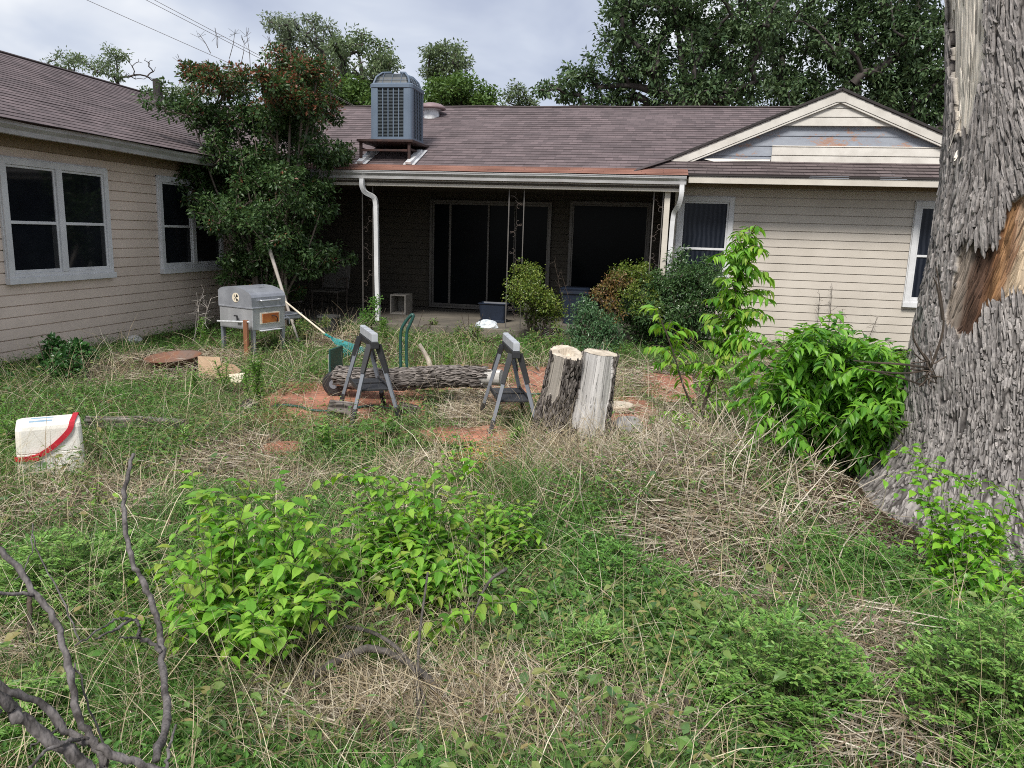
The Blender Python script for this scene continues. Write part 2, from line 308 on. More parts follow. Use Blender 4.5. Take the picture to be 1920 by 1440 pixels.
# ------------------------------------------------------------------ ground
def wedge(*poly): return poly
MOUND = [(.96, 2.93, .55, .12), (.41, 4.0, .6, .10), (.25, 4.7, .8, .26), (.9, 5.2, .6, .17), (-.1, 2.2, .5, .05), (-6.4, 8.2, .5, .08)]
def gz(x, y):
    x = np.asarray(x, float); y = np.asarray(y, float)
    z = .045*(fbm(np.stack([x*.8, y*.8, x*0+3], -1), 3)-.5) + .03*(vn(np.stack([x*4, y*4, x*0+9], -1))-.5)
    for mx, my, r, h in MOUND: z = z + h*np.exp(-((x-mx)**2+(y-my)**2)/r**2)
    return z
gx = np.concatenate([np.linspace(-120, -11, 14), np.linspace(-10, 7, 240), np.linspace(8, 120, 14)]); gy = np.concatenate([np.linspace(-60, -1, 10), np.linspace(0, 16, 220), np.linspace(17, 160, 16)])
XX, YY = np.meshgrid(gx, gy); g = Geo(); ni = len(gx); nj = len(gy)
ii, jj = np.meshgrid(np.arange(ni-1), np.arange(nj-1)); k0 = (jj*ni+ii).ravel()
ZZ = gz(XX, YY)*np.clip((12-np.hypot(XX+2, YY-6))/3, 0, 1) - .0
g.add(np.stack([XX, YY, ZZ], -1).reshape(-1, 3), None, np.stack([k0, k0+1, k0+ni+1, k0+ni], -1))
def elps(L_):          # photo ellipses -> ground ellipses (cx, cy, rx, ry)
    o = []
    for x, y, rx, ry in L_:
        c = G(x, y); o.append((c[0], c[1], abs(G(x+rx, y)[0]-c[0]), abs(G(x, y-ry)[1]-G(x, y+ry)[1])/2))
    return o
def field(x, y, E, soft=.45):
    f = np.zeros(np.shape(x)); nn = (vn(np.stack([np.asarray(x)*3.1, np.asarray(y)*3.1, np.asarray(x)*0], -1))-.5)*.7
    for cx, cy, rx, ry in E:
        d = np.sqrt(((x-cx)/rx)**2 + ((y-cy)/ry)**2) + nn; f = np.maximum(f, np.clip((1.0-d)/soft+.5, 0, 1))
    return f
E_BARE = elps([(645, 752, 120, 34), (760, 775, 40, 10), (1010, 722, 55, 34), (430, 905, 55, 20), (880, 822, 85, 14), (690, 815, 80, 8), (910, 868, 40, 18), (1290, 722, 60, 22), (860, 708, 90, 20), (935, 925, 25, 12), (960, 690, 50, 10), (1180, 780, 40, 26), (530, 840, 30, 14)])
E_DRY = elps([(430, 860, 110, 50), (1350, 1080, 180, 95), (1660, 1250, 170, 110), (1560, 1380, 230, 60), (1200, 750, 120, 90), (1240, 880, 190, 90), (940, 1370, 330, 75), (40, 1235, 100, 50), (290, 690, 120, 45), (1640, 990, 140, 50), (1130, 930, 100, 60), (600, 1340, 150, 80), (780, 880, 70, 50), (230, 950, 160, 50), (900, 760, 60, 40), (500, 900, 140, 50), (740, 1190, 70, 40), (1150, 1400, 200, 60), (1030, 860, 120, 40), (640, 640, 60, 20), (1480, 690, 100, 40)])
E_LUSH = elps([(130, 1090, 200, 80), (150, 770, 170, 70), (700, 840, 120, 50), (1150, 1140, 160, 90), (1080, 1030, 90, 60), (1600, 1130, 150, 60), (1450, 1330, 150, 70), (1860, 1330, 110, 110), (100, 690, 100, 40), (340, 650, 120, 30), (60, 1400, 150, 40), (1150, 660, 140, 30), (1010, 645, 90, 20)])
m, ntg, p, Lg = newmat('yard_soil'); tcg = nd(ntg, 'ShaderNodeTexCoord')
n1 = nd(ntg, 'ShaderNodeTexNoise', i_Scale=1.1, i_Detail=8, i_Roughness=.65); Lg(tcg.outputs['Object'], n1.inputs['Vector'])
r1 = ramp(ntg, [(.3, (.035, .026, .018)), (.5, (.07, .05, .032)), (.62, (.12, .085, .055)), (.75, (.05, .05, .026))]); Lg(n1.outputs['Fac'], r1.inputs[0])
n2 = nd(ntg, 'ShaderNodeTexNoise', i_Scale=26., i_Detail=6, i_Roughness=.7); Lg(tcg.outputs['Object'], n2.inputs['Vector'])
r2 = ramp(ntg, [(.3, (.55,)*3), (.7, (1.3,)*3)]); Lg(n2.outputs['Fac'], r2.inputs[0])
x = nd(ntg, 'ShaderNodeMix', data_type='RGBA', blend_type='MULTIPLY'); x.inputs['Factor'].default_value = 1; Lg(r1.outputs[0], x.inputs['A']); Lg(r2.outputs[0], x.inputs['B'])
Lg(x.outputs['Result'], p.inputs['Base Color']); p.inputs['Roughness'].default_value = .95; p.inputs['Specular IOR Level'].default_value = .1
bp = nd(ntg, 'ShaderNodeBump', i_Strength=.8, i_Distance=.03); Lg(n2.outputs['Fac'], bp.inputs['Height']); Lg(bp.outputs[0], p.inputs['Normal'])
tag(g.build('ground', m, smooth=True), kind='structure', label='brown soil of the overgrown back yard')
# red brick paving, overgrown: a slightly uneven sheet of bricks showing where the weeds thin out
g = Geo(); ax = np.linspace(0, 1, 90); U, Vv = np.meshgrid(np.linspace(-4.4, .5, 110), np.linspace(5.0, 9.4, 100))
Z = gz(U, Vv) + .012 + .010*(vn(np.stack([U*5, Vv*5, U*0], -1))-.4)
bare = field(U, Vv, E_BARE, .9); keep = bare > .02; ni = U.shape[1]
ii, jj = np.meshgrid(np.arange(ni-1), np.arange(U.shape[0]-1)); k0 = (jj*ni+ii).ravel(); kk = keep[:-1, :-1].ravel() & keep[1:, 1:].ravel() & keep[:-1, 1:].ravel() & keep[1:, :-1].ravel()
k0 = k0[kk]; ca, sa = math.cos(.25), math.sin(.25)
g.add(np.stack([U, Vv, Z], -1).reshape(-1, 3), None, np.stack([k0, k0+1, k0+ni+1, k0+ni], -1), uvp=np.stack([U*ca+Vv*sa, Vv*ca-U*sa, U*0], -1).reshape(-1, 3))
m_brick = brickmat('red_brick_paving', (.41, .17, .105), (.31, .125, .08), (.28, .135, .09), .20, .10, .012, rough=.95, noise=.75, bump=.5)
tag(g.build('brick_path', m_brick, smooth=True), kind='structure', label='overgrown red brick paving showing through the weeds')

# ------------------------------------------------------------------ the house
house = thing('ranch_house', 'long low ranch house with cream vinyl siding, brown shingle roof and a deep dark porch', 'house', (-3, 13, 0))
UX, UY, UZ = V3(1, 0, 0), V3(0, 1, 0), V3(0, 0, 1)
def lap(g, O, u, v, n, v0, v1, e, dep, lim, dutch=True, us=1, wob=0.):
    a = v0
    while a < v1-1e-4:
        b = min(a+e, v1); (p0, p1), (q0, q1) = lim(a), lim(b)
        if p1-p0 > .01 or q1-q0 > .01:
            rows = [(a, -.009 if dutch else 0, p0, p1), (a, dep, p0, p1)]
            if dutch:
                for t, n_ in ((.89, dep*.9), (.91, -.009)): rows.append((a+t*(b-a), n_, p0+(q0-p0)*t, p1+(q1-p1)*t))
            rows.append((b, 0 if not dutch else -.009, q0, q1))
            vs, uv = [], []; s = np.linspace(0, 1, us+1)
            for vv, nn, l0, l1 in rows:
                uu = l0+(l1-l0)*s; w = wob*(vn(np.stack([uu*1.7, uu*0+a*9, uu*0], -1))-.5) + wob*.7*(vn(np.stack([uu*3.3, uu*0+a*2, uu*0+4], -1))-.5) if wob else 0*uu
                vs.append(O + uu[:, None]*u + vv*v + (nn+(w if nn > 0 else w*.3))[:, None]*n); uv.append(np.stack([uu, uu*0+a+(vv-a)*.98+.001, uu*0], -1))
            m = len(rows); i = np.arange(m-1)[:, None]*(us+1); j = np.arange(us)[None]
            g.add(np.vstack(vs), None, np.stack([i+j, i+j+1, i+us+2+j, i+us+1+j], -1).reshape(-1, 4), uvp=np.vstack(uv))
        a = b
lx = -7.25
g = Geo(); lap(g, V3(lx, 0, 0), UY, UZ, UX, .03, 2.58, .127, .013, lambda v: (-2, 12.3), us=24, wob=.007)
g.box((lx-.2, -2, -.15), (lx-.03, 14.9, 2.6)); g.obox(V3(lx, 12.3, 0), UX, UY, UZ, -.002, .03, 0, .06, .02, 2.5)
tag(g.build('wall', m_siding_l, house), 'pinkish cream clapboard wall of the left wing')
wx0, wx1, wy = .26, 5.15, 12.9
g = Geo(); lap(g, V3(0, wy, 0), UX, UZ, -UY, .06, 2.58, .127, .013, lambda v: (wx0, wx1), us=14, wob=.004)
g.box((wx0+.03, wy+.03, .06), (wx1, 18, 2.6)); g.obox(V3(wx0, wy, 0), UX, UY, UZ, -.05, .03, -.03, .05, .06, 2.55)
tag(g.build('wall', m_siding, house), 'cream clapboard wall of the right wing')
g = Geo(); g.box((wx0+.05, wy+.05, -.1), (wx1-.05, 17.9, .058)); g.build('foundation', m_dark, house)
by = 14.9
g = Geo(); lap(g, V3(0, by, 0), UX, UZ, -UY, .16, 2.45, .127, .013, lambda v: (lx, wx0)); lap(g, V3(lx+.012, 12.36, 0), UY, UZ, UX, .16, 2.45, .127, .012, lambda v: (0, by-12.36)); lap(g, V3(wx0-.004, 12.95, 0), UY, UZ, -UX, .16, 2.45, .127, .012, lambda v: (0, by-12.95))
g.box((lx, by+.03, 0), (wx0, by+.2, 2.6)); tag(g.build('wall', m_porchwall, house), 'clapboard wall at the back of the porch, shade put into its brown colour')
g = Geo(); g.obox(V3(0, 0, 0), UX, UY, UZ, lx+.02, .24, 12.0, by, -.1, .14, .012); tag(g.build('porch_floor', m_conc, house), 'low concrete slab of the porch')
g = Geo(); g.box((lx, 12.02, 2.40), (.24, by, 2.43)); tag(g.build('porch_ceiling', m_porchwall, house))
# roofs
SL = .42; nr = lambda s: 1/math.hypot(1, s)
def slope_roof(g, O, u, hdir, lim, run0, run1, e=.14, dep=.007, us=10, wob=.008):
    c = nr(SL); v = (hdir + SL*UZ)*c; n = nrm(UZ - SL*hdir*1.0); n = nrm(np.cross(u, v)); n = n if n[2] > 0 else -n
    lap(g, O, u, v, n, run0/c, run1/c, e, dep, lambda q: lim(q*c), dutch=False, us=us, wob=wob)
g = Geo()
ez = 2.70                                   # main roof: eave z at y=12.42
slope_roof(g, V3(0, 12.42, ez), UX, UY, lambda d: (-11.5, 3.2), 0, 3.5, us=40, wob=.006); slope_roof(g, V3(0, 19.42, ez), UX, -UY, lambda d: (-11.5, 3.2), 0, 3.5)
mr = g.build('roof', m_shing, house); tag(mr, 'brown shingle roof over the porch')
g = Geo(); zr = ez+3.5*SL
g.tube([(x_, 15.92, zr+.004+.006*math.sin(x_*3)) for x_ in np.linspace(-11.5, 3.2, 50)], .05, 6, asp=.5); g.build('ridge_cap', m_shing2, mr)
g = Geo(); slope_roof(g, V3(-6.68, 0, 2.66), UY, -UX, lambda d: (-2.3, 18), 0, 3.67, us=40, wob=.006); slope_roof(g, V3(-14.02, 0, 2.66), UY, UX, lambda d: (-2.3, 18), 0, 3.67)
lr = g.build('roof', m_shing, house); tag(lr, 'brown shingle roof of the left wing')
g = Geo(); g.tube([(-10.35, y_, 2.66+3.67*SL+.004) for y_ in np.linspace(-2.3, 18, 50)], .05, 6, asp=.5); g.build('ridge_cap', m_shing2, lr)
pv = PX(296, 176, -9.9)
g = Geo(); g.tube([(-9.9, pv[1], 3.9), (-9.9, pv[1], 4.42)], .085, 14); g.tube([(-9.9, pv[1], 3.95), (-9.9, pv[1], 4.12)], [.14, .09], 14, cap=False); g.build('vent_pipe', m_dark, lr, smooth=False)
g = Geo(); lap(g, V3(0, 11.9, 2.585), UX, nrm(V3(0, 1, .24)), nrm(V3(0, -.24, 1)), 0, .57, .10, .006, lambda v: (-6.72, .36), dutch=False, us=12, wob=.008)
tag(g.build('roof', m_strip, house), 'low reddish brown roof strip above the porch gutter')
# right wing roof: left and right slopes (Dutch gable), small front skirt
gx_, gzt = 2.55, 2.63+3.05*SL
hipy = lambda d: 12.25 + min(d, .62)*1.06 if d < .62 else 12.76
g = Geo()
slope_roof(g, V3(-.5, 0, 2.63), UY, UX, lambda d: (hipy(d), 17), 0, 3.05, us=8); slope_roof(g, V3(5.6, 0, 2.63), UY, -UX, lambda d: (hipy(d), 17), 0, 3.05, us=8)
wr = g.build('roof', m_shing2, house); tag(wr, 'small brown gable roof of the right wing')
g = Geo(); slope_roof(g, V3(0, 12.25, 2.63), UX, UY, lambda d: (-.5+d*.95, 5.6-d*.95), 0, .66, e=.14, dep=.014, us=16, wob=.008)
for k in range(7):                        # hip cap shingles stepping up the corner
    t = k/6.5; q = V3(-.47+.6*t, 12.25+.64*t, 2.655+.262*t); g.obox(q, nrm(V3(.6, .64, .262)), nrm(V3(1, -1, 0)), nrm(V3(-.4, -.4, 1)), -.02, .13, -.085, .085, 0, .012)
g.box((gx_-3.05, 12.27, 2.60), (gx_-3.0, 16, 2.625)); tag(g.build('skirt_roof', m_shing2, house), 'shallow front skirt roof with large brown tabs')
g = Geo(); g.obox(V3(0, 12.25, 0), UX, UY, UZ, -.5, 5.6, 0, .02, 2.605, 2.628, .002); g.obox(V3(0, 12.25, 0), UX, UY, UZ, -.5, -.48, .02, 3, 2.585, 2.625)
g.build('drip_edge', m_dark, house)
g = Geo(); g.obox(V3(0, 12.27, 0), UX, UY, UZ, .38, 5.55, 0, .03, 2.50, 2.602); tag(g.build('fascia', m_trim, house), 'pale fascia board of the right wing')
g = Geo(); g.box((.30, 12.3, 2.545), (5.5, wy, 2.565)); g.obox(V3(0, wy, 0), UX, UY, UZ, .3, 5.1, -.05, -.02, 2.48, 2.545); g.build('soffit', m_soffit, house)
# gable
gyy = 12.9; cz = lambda x_: 3.90 - SL*abs(x_-gx_)
g = Geo(); tri = [(gx_-2.62, 2.80), (gx_+2.62, 2.80), (gx_, 3.90)]
g.add([(a, gyy+.03, b) for a, b in tri]+[(a, gyy+.06, b) for a, b in tri], [(0, 1, 2), (3, 5, 4)])
lap(g, V3(0, gyy, 0), UX, UZ, -UY, 2.82, 3.46, .152, .012, lambda z: (gx_-(3.90-z)/SL, gx_+(3.90-z)/SL), dutch=False)
m_gab = M_('cream_trim', (.66, .63, .575), (.52, .49, .44), sc=3.5, rough=.55, bump=.06)
m, n_, p, L_ = newmat('peeling_paint'); t_ = nd(n_, 'ShaderNodeTexCoord'); q_ = nd(n_, 'ShaderNodeMapping'); q_.inputs['Scale'].default_value = (1, 1, 2.2); L_(t_.outputs['Object'], q_.inputs[0])
a_ = nd(n_, 'ShaderNodeTexNoise', i_Scale=2.3, i_Detail=9, i_Roughness=.72); L_(q_.outputs[0], a_.inputs['Vector'])
r_ = ramp(n_, [(.36, (.33, .18, .125)), (.43, (.34, .24, .20)), (.445, (.25, .27, .31)), (.62, (.31, .335, .375)), (.7, (.37, .39, .42))]); L_(a_.outputs['Fac'], r_.inputs[0]); L_(r_.outputs[0], p.inputs['Base Color']); p.inputs['Roughness'].default_value = .8
b_ = nd(n_, 'ShaderNodeBump', i_Strength=.5, i_Distance=.01); L_(a_.outputs['Fac'], b_.inputs['Height']); L_(b_.outputs[0], p.inputs['Normal'])
gb = g.build('gable_wall', m, house); tag(gb, 'old gable boards with peeling blue grey and reddish paint')
g = Geo(); lap(g, V3(0, gyy-.055, 0), UX, UZ, -UY, 3.42, 3.80, .13, .016, lambda z: (gx_-(3.80-z)/SL, gx_+(3.80-z)/SL))
g.add([(gx_-.9, gyy-.055, 3.42), (gx_+.9, gyy-.055, 3.42), (gx_+.9, gyy, 3.42), (gx_-.9, gyy, 3.42)], None, [(0, 1, 2, 3)])
lap(g, V3(0, gyy-.04, 0), UX, UZ, -UY, 2.86, 3.115, .127, .016, lambda z: (1.63, gx_+(3.84-z)/SL)); g.obox(V3(0, gyy-.04, 0), UX, UY, UZ, 1.63, 4.2, -.004, .02, 3.112, 3.128, .002)
g.build('vinyl_siding', m_gab, gb)
g = Geo(); xs = np.linspace(.62, 1.62, 9)      # loose strip hanging over the shingles
top = [(x_, gyy-.05-.03*math.sin(x_*3), 2.915+.004*math.sin(x_*9)) for x_ in xs]; bot = [(x_, gyy-.10, 2.90-.115*np.clip((x_-.62)/.55, 0, 1)) for x_ in xs]
g.add(np.array(top+bot), None, [(i, i+1, i+10, i+9) for i in range(8)]); g.add(np.array(top+bot)+V3(0, .004, 0), None, [(i, i+9, i+10, i+1) for i in range(8)])
tag(g.build('loose_strip', m_gab, gb), 'white siding strip hanging loose below the gable')
g = Geo()
for s in (-1, 1):
    u = nrm(V3(s, 0, -SL)); w = nrm(V3(s*SL, 0, 1)); Ln = 2.66
    g.obox(V3(gx_, 12.80, 3.915), u, w, -UY, -.0, Ln, -.125, -.0, 0, .022); g.obox(V3(gx_, 12.80, 3.915), u, w, -UY, .04, Ln, -.155, -.128, -.02, .012); g.obox(V3(gx_, 12.80, 3.915), u, w, UY, .05, Ln, -.02, -.003, 0, .10)
g.obox(V3(gx_, 12.776, 0), UX, UZ, UY, -.06, .06, 3.755, 3.893, 0, .03); g.add([(gx_-.06, 12.776, 3.893), (gx_+.06, 12.776, 3.893), (gx_, 12.776, 3.918)], [(0, 1, 2)]); g.build('rake_board', m_gab, house)
g = Geo()
for s in (-1, 1): g.obox(V3(gx_, 12.76, 3.925), nrm(V3(s, 0, -SL)), nrm(V3(s*SL, 0, 1)), UY, -.01, 2.75, -.004, .034, 0, .06)
g.build('rake_shingle_edge', m_dark, house)
# gutters, soffits, beam, downspouts
def gutter(g, P, h=.13, w=.12, out=V3(1, 0, 0), sag=.0):
    P = np.asarray(P); pr = [(0, .0), (0, -h), (w*.62, -h), (w*.66, -h*.62), (w*.95, -h*.30), (w*.95, -.012), (w*1.02, -.012), (w*1.02, .0), (w*.93, .0), (w*.9, -.02), (w*.9, -h*.3), (w*.6, -h*.6), (w*.56, -h*.9), (.01, -h*.9), (.01, 0)]
    rows = []
    for i, p in enumerate(P):
        z = sag*(vn(np.array([[i*.37, 2., 1.]]))[0]-.5); rows.append([p+out*(a+z*.5)+UZ*(b+(z if b > -.03 else z*.4)) for a, b in pr])
    m = len(pr); v = np.array(rows).reshape(-1, 3); i = np.arange(len(P)-1)[:, None]*m; j = np.arange(m-1)[None]
    g.add(v, None, np.stack([i+j, i+j+1, i+m+1+j, i+m+j], -1).reshape(-1, 4))
    for e in (0, len(P)-1): g.add(v[e*m:(e+1)*m][[0, 1, 2, 3, 4, 5]], None, [(0, 1, 2, 3), (0, 3, 4, 5)])
g = Geo(); gutter(g, [(-6.86, y_, 2.655) for y_ in np.linspace(-2, 11.95, 60)], .13, .12, UX, .022); tag(g.build('gutter', m_gutter, house), 'sagging grey gutter along the left wing')
g = Geo(); gutter(g, [(x_, 12.02, 2.575) for x_ in np.linspace(-6.75, .34, 24)], .12, .115, -UY, .008); tag(g.build('gutter', m_gutter, house), 'grey gutter along the porch edge')
g = Geo(); g.obox(V3(0, 12.04, 0), UX, UY, UZ, -6.86, .33, 0, .09, 2.35, 2.455); tag(g.build('porch_beam', m_trim, house))
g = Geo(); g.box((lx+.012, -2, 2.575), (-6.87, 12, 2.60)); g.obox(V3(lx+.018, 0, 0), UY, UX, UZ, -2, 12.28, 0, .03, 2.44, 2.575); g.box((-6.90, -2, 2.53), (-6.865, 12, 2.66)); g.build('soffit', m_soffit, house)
def dspout(P, par):
    g = Geo(); g.tube(P, [.048]*len(P), 4, tw=np.pi/4, asp=1.0); return g.build('downspout', m_white, par)
def smoothp(P, n=6):
    P = np.asarray(P, float); t = np.arange(len(P)); tt = np.linspace(0, len(P)-1, (len(P)-1)*n+1)
    Q = np.vstack([2*P[0]-P[1], P, 2*P[-1]-P[-2]]); o = []
    for x_ in tt:
        i = min(int(x_), len(P)-2); f = x_-i; a, b, c, d = Q[i:i+4]; o.append(.5*((2*b)+(c-a)*f+(2*a-5*b+4*c-d)*f*f+(3*b-a-3*c+d)*f**3))
    return np.array(o)
tag(dspout(smoothp([(-4.735, 11.945, 2.45), (-4.735, 11.95, 2.33), (-4.70, 12.0, 2.24), (-4.60, 12.10, 2.17), (-4.575, 12.13, 2.06), (-4.57, 12.13, 1.9), (-4.555, 12.12, 1.0), (-4.53, 12.10, .16)]), house), 'white downspout elbowing back beside the left porch post')
tag(dspout(smoothp([(.28, 11.945, 2.45), (.28, 11.95, 2.3), (.255, 12.02, 2.16), (.2, 12.14, 2.06), (.185, 12.17, 1.95), (.18, 12.17, 1.7), (.17, 12.17, .2)]), house), 'white downspout at the right end of the porch')
g = Geo(); g.obox(V3(0, 12.13, 0), UX, UY, UZ, .04, .125, 0, .085, .14, 2.35); g.build('porch_post', m_trim, house)
def scroll(g, x0, z0, s, mir=1):
    t = np.linspace(0, 1, 40); P = []
    for k in t:                       # an S made of two spirals
        a = (k-.5)*2; th = 2.6*math.pi*abs(a)**.8; r = .02+.052*(1-abs(a))
        sgn = 1 if a > 0 else -1; P.append((x0 + mir*sgn*(.045-r*math.cos(th))*.9, 12.17, z0 + sgn*(s*.23 - .0) * min(1, abs(a)*2) + sgn*r*math.sin(th)*(1 if abs(a) > .3 else abs(a)/.3)))
    g.tube(P, .0045, 5)
for x0, x1 in ((-4.82, -4.64), (-2.37, -2.13), (-.12, .02)):
    g = Geo(); g.tube([(x0, 12.17, .14), (x0, 12.17, 2.36)], .012, 4, tw=.78); g.tube([(x1, 12.17, .14), (x1, 12.17, 2.36)], .010, 4, tw=.78)
    po = tag(g.build('iron_post', m_alu, house), None); g = Geo()
    for k in range(5): g = Geo(); scroll(g, (x0+x1)/2, .42+.44*k, .44, 1 if k % 2 else -1); g.build('scroll', m_iron, po)
# windows and doors
def window(O, u, n, w, h, lights, par=house, mat=m_white, sill=True, pane=m_pane, casing=.075, curtain=False, rails=True, name='window'):
    g = Geo(); v = UZ; c = casing
    g.obox(O, u, v, n, 0, c, 0, h, .0, .055); g.obox(O, u, v, n, w-c, w, 0, h, .0, .055); g.obox(O, u, v, n, c, w-c, h-c, h, .0, .052); g.obox(O, u, v, n, c, w-c, 0, c*.6, .0, .052)
    g.obox(O, u, v, n, -.012, .012, -.01, h+.01, -.002, .032); g.obox(O, u, v, n, w-.012, w+.012, -.01, h+.01, -.002, .032); g.obox(O, u, v, n, -.012, w+.012, h-.008, h+.014, -.002, .033)
    k = len(lights); xs = np.cumsum([0]+lights); xs = c + xs/xs[-1]*(w-2*c)
    for i in range(1, k): g.obox(O, u, v, n, xs[i]-c*.62, xs[i]+c*.62, c*.6, h-c, .0, .058)
    wo = g.build(name, mat, par)
    if sill: g = Geo(); g.obox(O, u, v, n, -.02, w+.02, -.075, .0, .0, .075); g.build('sill', mat, wo)
    for i in range(k):
        a = xs[i]+(c*.62 if i else 0); b = xs[i+1]-(c*.62 if i < k-1 else 0); m_ = .028; z0, z1 = c*.6, h-c
        g = Geo(); g.obox(O, u, v, n, a, a+m_, z0, z1, .0, .036); g.obox(O, u, v, n, b-m_, b, z0, z1, .0, .036); g.obox(O, u, v, n, a+m_, b-m_, z1-m_, z1, .0, .036); g.obox(O, u, v, n, a+m_, b-m_, z0, z0+m_*1.3, .0, .036)
        zm = z0+(z1-z0)*.475
        if rails: g.obox(O, u, v, n, a+m_, b-m_, zm-.018, zm+.018, .0, .038)
        g.build('sash', mat, wo)
        g = Geo(); g.obox(O, u, v, n, a+m_*.6, b-m_*.6, z0+m_*.5, z1-m_*.5, .006, .02, .001); g.build('pane', pane, wo)
        if rails: g = Geo(); g.obox(O, u, v, n, b-m_-.07, b-m_, z0+m_*1.3, zm-.018, .0205, .026, .001); g.build('screen_frame', m_screen, wo)
    return wo
window(V3(lx+.008, 7.50, .985), UY, UX, 1.71, 1.335, [1, 1]); window(V3(lx+.008, 10.27, .985), UY, UX, 1.64, 1.335, [1, 1])
m, n_, p, L_ = newmat('curtained_pane'); t_ = nd(n_, 'ShaderNodeTexCoord'); w_ = nd(n_, 'ShaderNodeTexWave', i_Scale=4.2, i_Distortion=2.5, i_Detail=2); L_(t_.outputs['Object'], w_.inputs['Vector'])
r_ = ramp(n_, [(.2, (.008, .011, .018)), (.9, (.022, .026, .036))]); L_(w_.outputs['Fac'], r_.inputs[0]); L_(r_.outputs[0], p.inputs['Base Color']); p.inputs['Roughness'].default_value = .15; p.inputs['Specular IOR Level'].default_value = .15
window(V3(.265, wy-.008, .80), UX, -UY, .87, 1.53, [1], pane=m); window(V3(3.81, wy-.008, .80), UX, -UY, .9, 1.53, [1], pane=m)
m_panep = M_('porch_pane', (.006, .008, .010), (.003, .004, .005), sc=1.2, rough=.15, spec=.04)
window(V3(-1.70, by-.008, .42), UX, -UY, 1.52, 1.88, [1], mat=m_alu, sill=False, pane=m_panep, casing=.05, rails=False)
dr = Geo(); O = V3(-4.47, by-.008, .16); W_, H_ = 2.42, 2.11
for a, b in ((0, .05), (W_-.05, W_)): dr.obox(O, UX, UZ, -UY, a, b, 0, H_, 0, .09)
dr.obox(O, UX, UZ, -UY, .05, W_-.05, H_-.05, H_, 0, .088); dr.obox(O, UX, UZ, -UY, .05, W_-.05, 0, .045, 0, .088)
door = tag(dr.build('sliding_door', m_alu, house), 'wide glass sliding door with metal frame')
for a, b, dz in ((.05, .42, .045), (.40, 1.20, .06), (1.16, 1.72, .03), (1.70, W_-.05, .03)):
    g = Geo(); g.obox(O, UX, UZ, -UY, a, a+.035, .045, H_-.05, dz-.03, dz); g.obox(O, UX, UZ, -UY, b-.035, b, .045, H_-.05, dz-.03, dz); g.obox(O, UX, UZ, -UY, a+.035, b-.035, H_-.085, H_-.05, dz-.03, dz-.002); g.obox(O, UX, UZ, -UY, a+.035, b-.035, .045, .09, dz-.03, dz-.002); g.build('door_frame', m_alu, door)
    g = Geo(); g.obox(O, UX, UZ, -UY, a+.03, b-.03, .08, H_-.075, dz-.02, dz-.012, .001); g.build('pane', m_panep, door)
g = Geo(); g.obox(O, UX, UZ, -UY, .06, .085, .95, 1.12, .046, .075); g.build('handle', m_alu, door)
# ------------------------------------------------------------------ on the roof
rz = lambda y: ez + (y-12.42)*SL
ax0, ax1, ay0, ay1, az0 = -4.86, -4.14, 12.62, 13.34, 3.13
st = thing('roof_stand', 'dark steel stand on the shingles carrying the air conditioner', 'stand', (-4.45, 13, rz(13)))
g = Geo(); g.obox(V3(0, 0, 0), UX, UY, UZ, ax0-.17, ax1+.08, 12.45, 13.55, az0-.05, az0-.012); g.build('platform', m_rust, st)
for x_ in (ax0-.12, ax1+.0):
    for y_ in (12.52, 13.3):
        g = Geo(); zb = rz(y_)+.03; zt = az0-.05
        if zt-zb > .03: g.obox(V3(x_, y_, 0), UX, UY, UZ, -.022, .022, -.022, .022, zb, zt); g.build('leg', m_rust, st)
    g = Geo(); v = nrm(V3(0, 1, SL)); n = nrm(V3(0, -SL, 1)); g.obox(V3(x_+.03, 12.44, rz(12.44)), UX, v, n, -.10, .10, -.03, .75, .012, .028); g.obox(V3(x_+.03, 12.44, rz(12.44)), UX, v, n, -.05, .05, -.05, .62, .03, .075); g.build('flashing', m_flash, st)
    g = Geo(); g.obox(V3(x_, 0, 0), UY, UZ, UX, 12.5, 12.95, az0-.17, az0-.14, -.02, .02); g.build('brace', m_rust, st)
g = Geo(); g.obox(V3(0, 12.50, 0), UX, UY, UZ, ax0-.1, ax1-.02, -.02, .02, az0-.2, az0-.165); g.build('brace', m_rust, st)
def rrect(x0, x1, y0, y1, r, k=5):
    o = []
    for cx, cy, a in ((x1-r, y0+r, -90), (x1-r, y1-r, 0), (x0+r, y1-r, 90), (x0+r, y0+r, 180)):
        for i in range(k): t = math.radians(a+90*i/(k-1)); o.append((cx+r*math.cos(t), cy+r*math.sin(t)))
    return o
def loft(g, rings):
    m = len(rings[0]); v = np.array([q for r in rings for q in r]); i = np.arange(len(rings)-1)[:, None]*m; j = np.arange(m)[None]; j2 = (j+1) % m
    g.add(v, None, np.stack([i+j, i+j2, i+m+j2, i+m+j], -1).reshape(-1, 4))
    c = v[-m:].mean(0); g.add(np.vstack([v[-m:], c]), [(a, (a+1) % m, m) for a in range(m)]); c = v[:m].mean(0); g.add(np.vstack([v[:m], c]), [((a+1) % m, a, m) for a in range(m)])
ac = thing('air_conditioner', 'tall blue grey air conditioner standing on the roof stand', 'air conditioner', ((ax0+ax1)/2, (ay0+ay1)/2, az0))
ring = lambda i, z, r=.09: [(a, b, z) for a, b in rrect(ax0+i, ax1-i, ay0+i, ay1-i, max(r-i*.3, .03))]
g = Geo(); loft(g, [ring(.03, az0), ring(.03, az0+.78)]); acc = g.build('core', m_acdark, ac)
g = Geo(); loft(g, [ring(-.012, az0-.01), ring(-.012, az0+.035), ring(.02, az0+.045)]); loft(g, [ring(.01, az0+.735), ring(-.012, az0+.745), ring(-.012, az0+.795), ring(.01, az0+.81), ring(.03, az0+.815)])
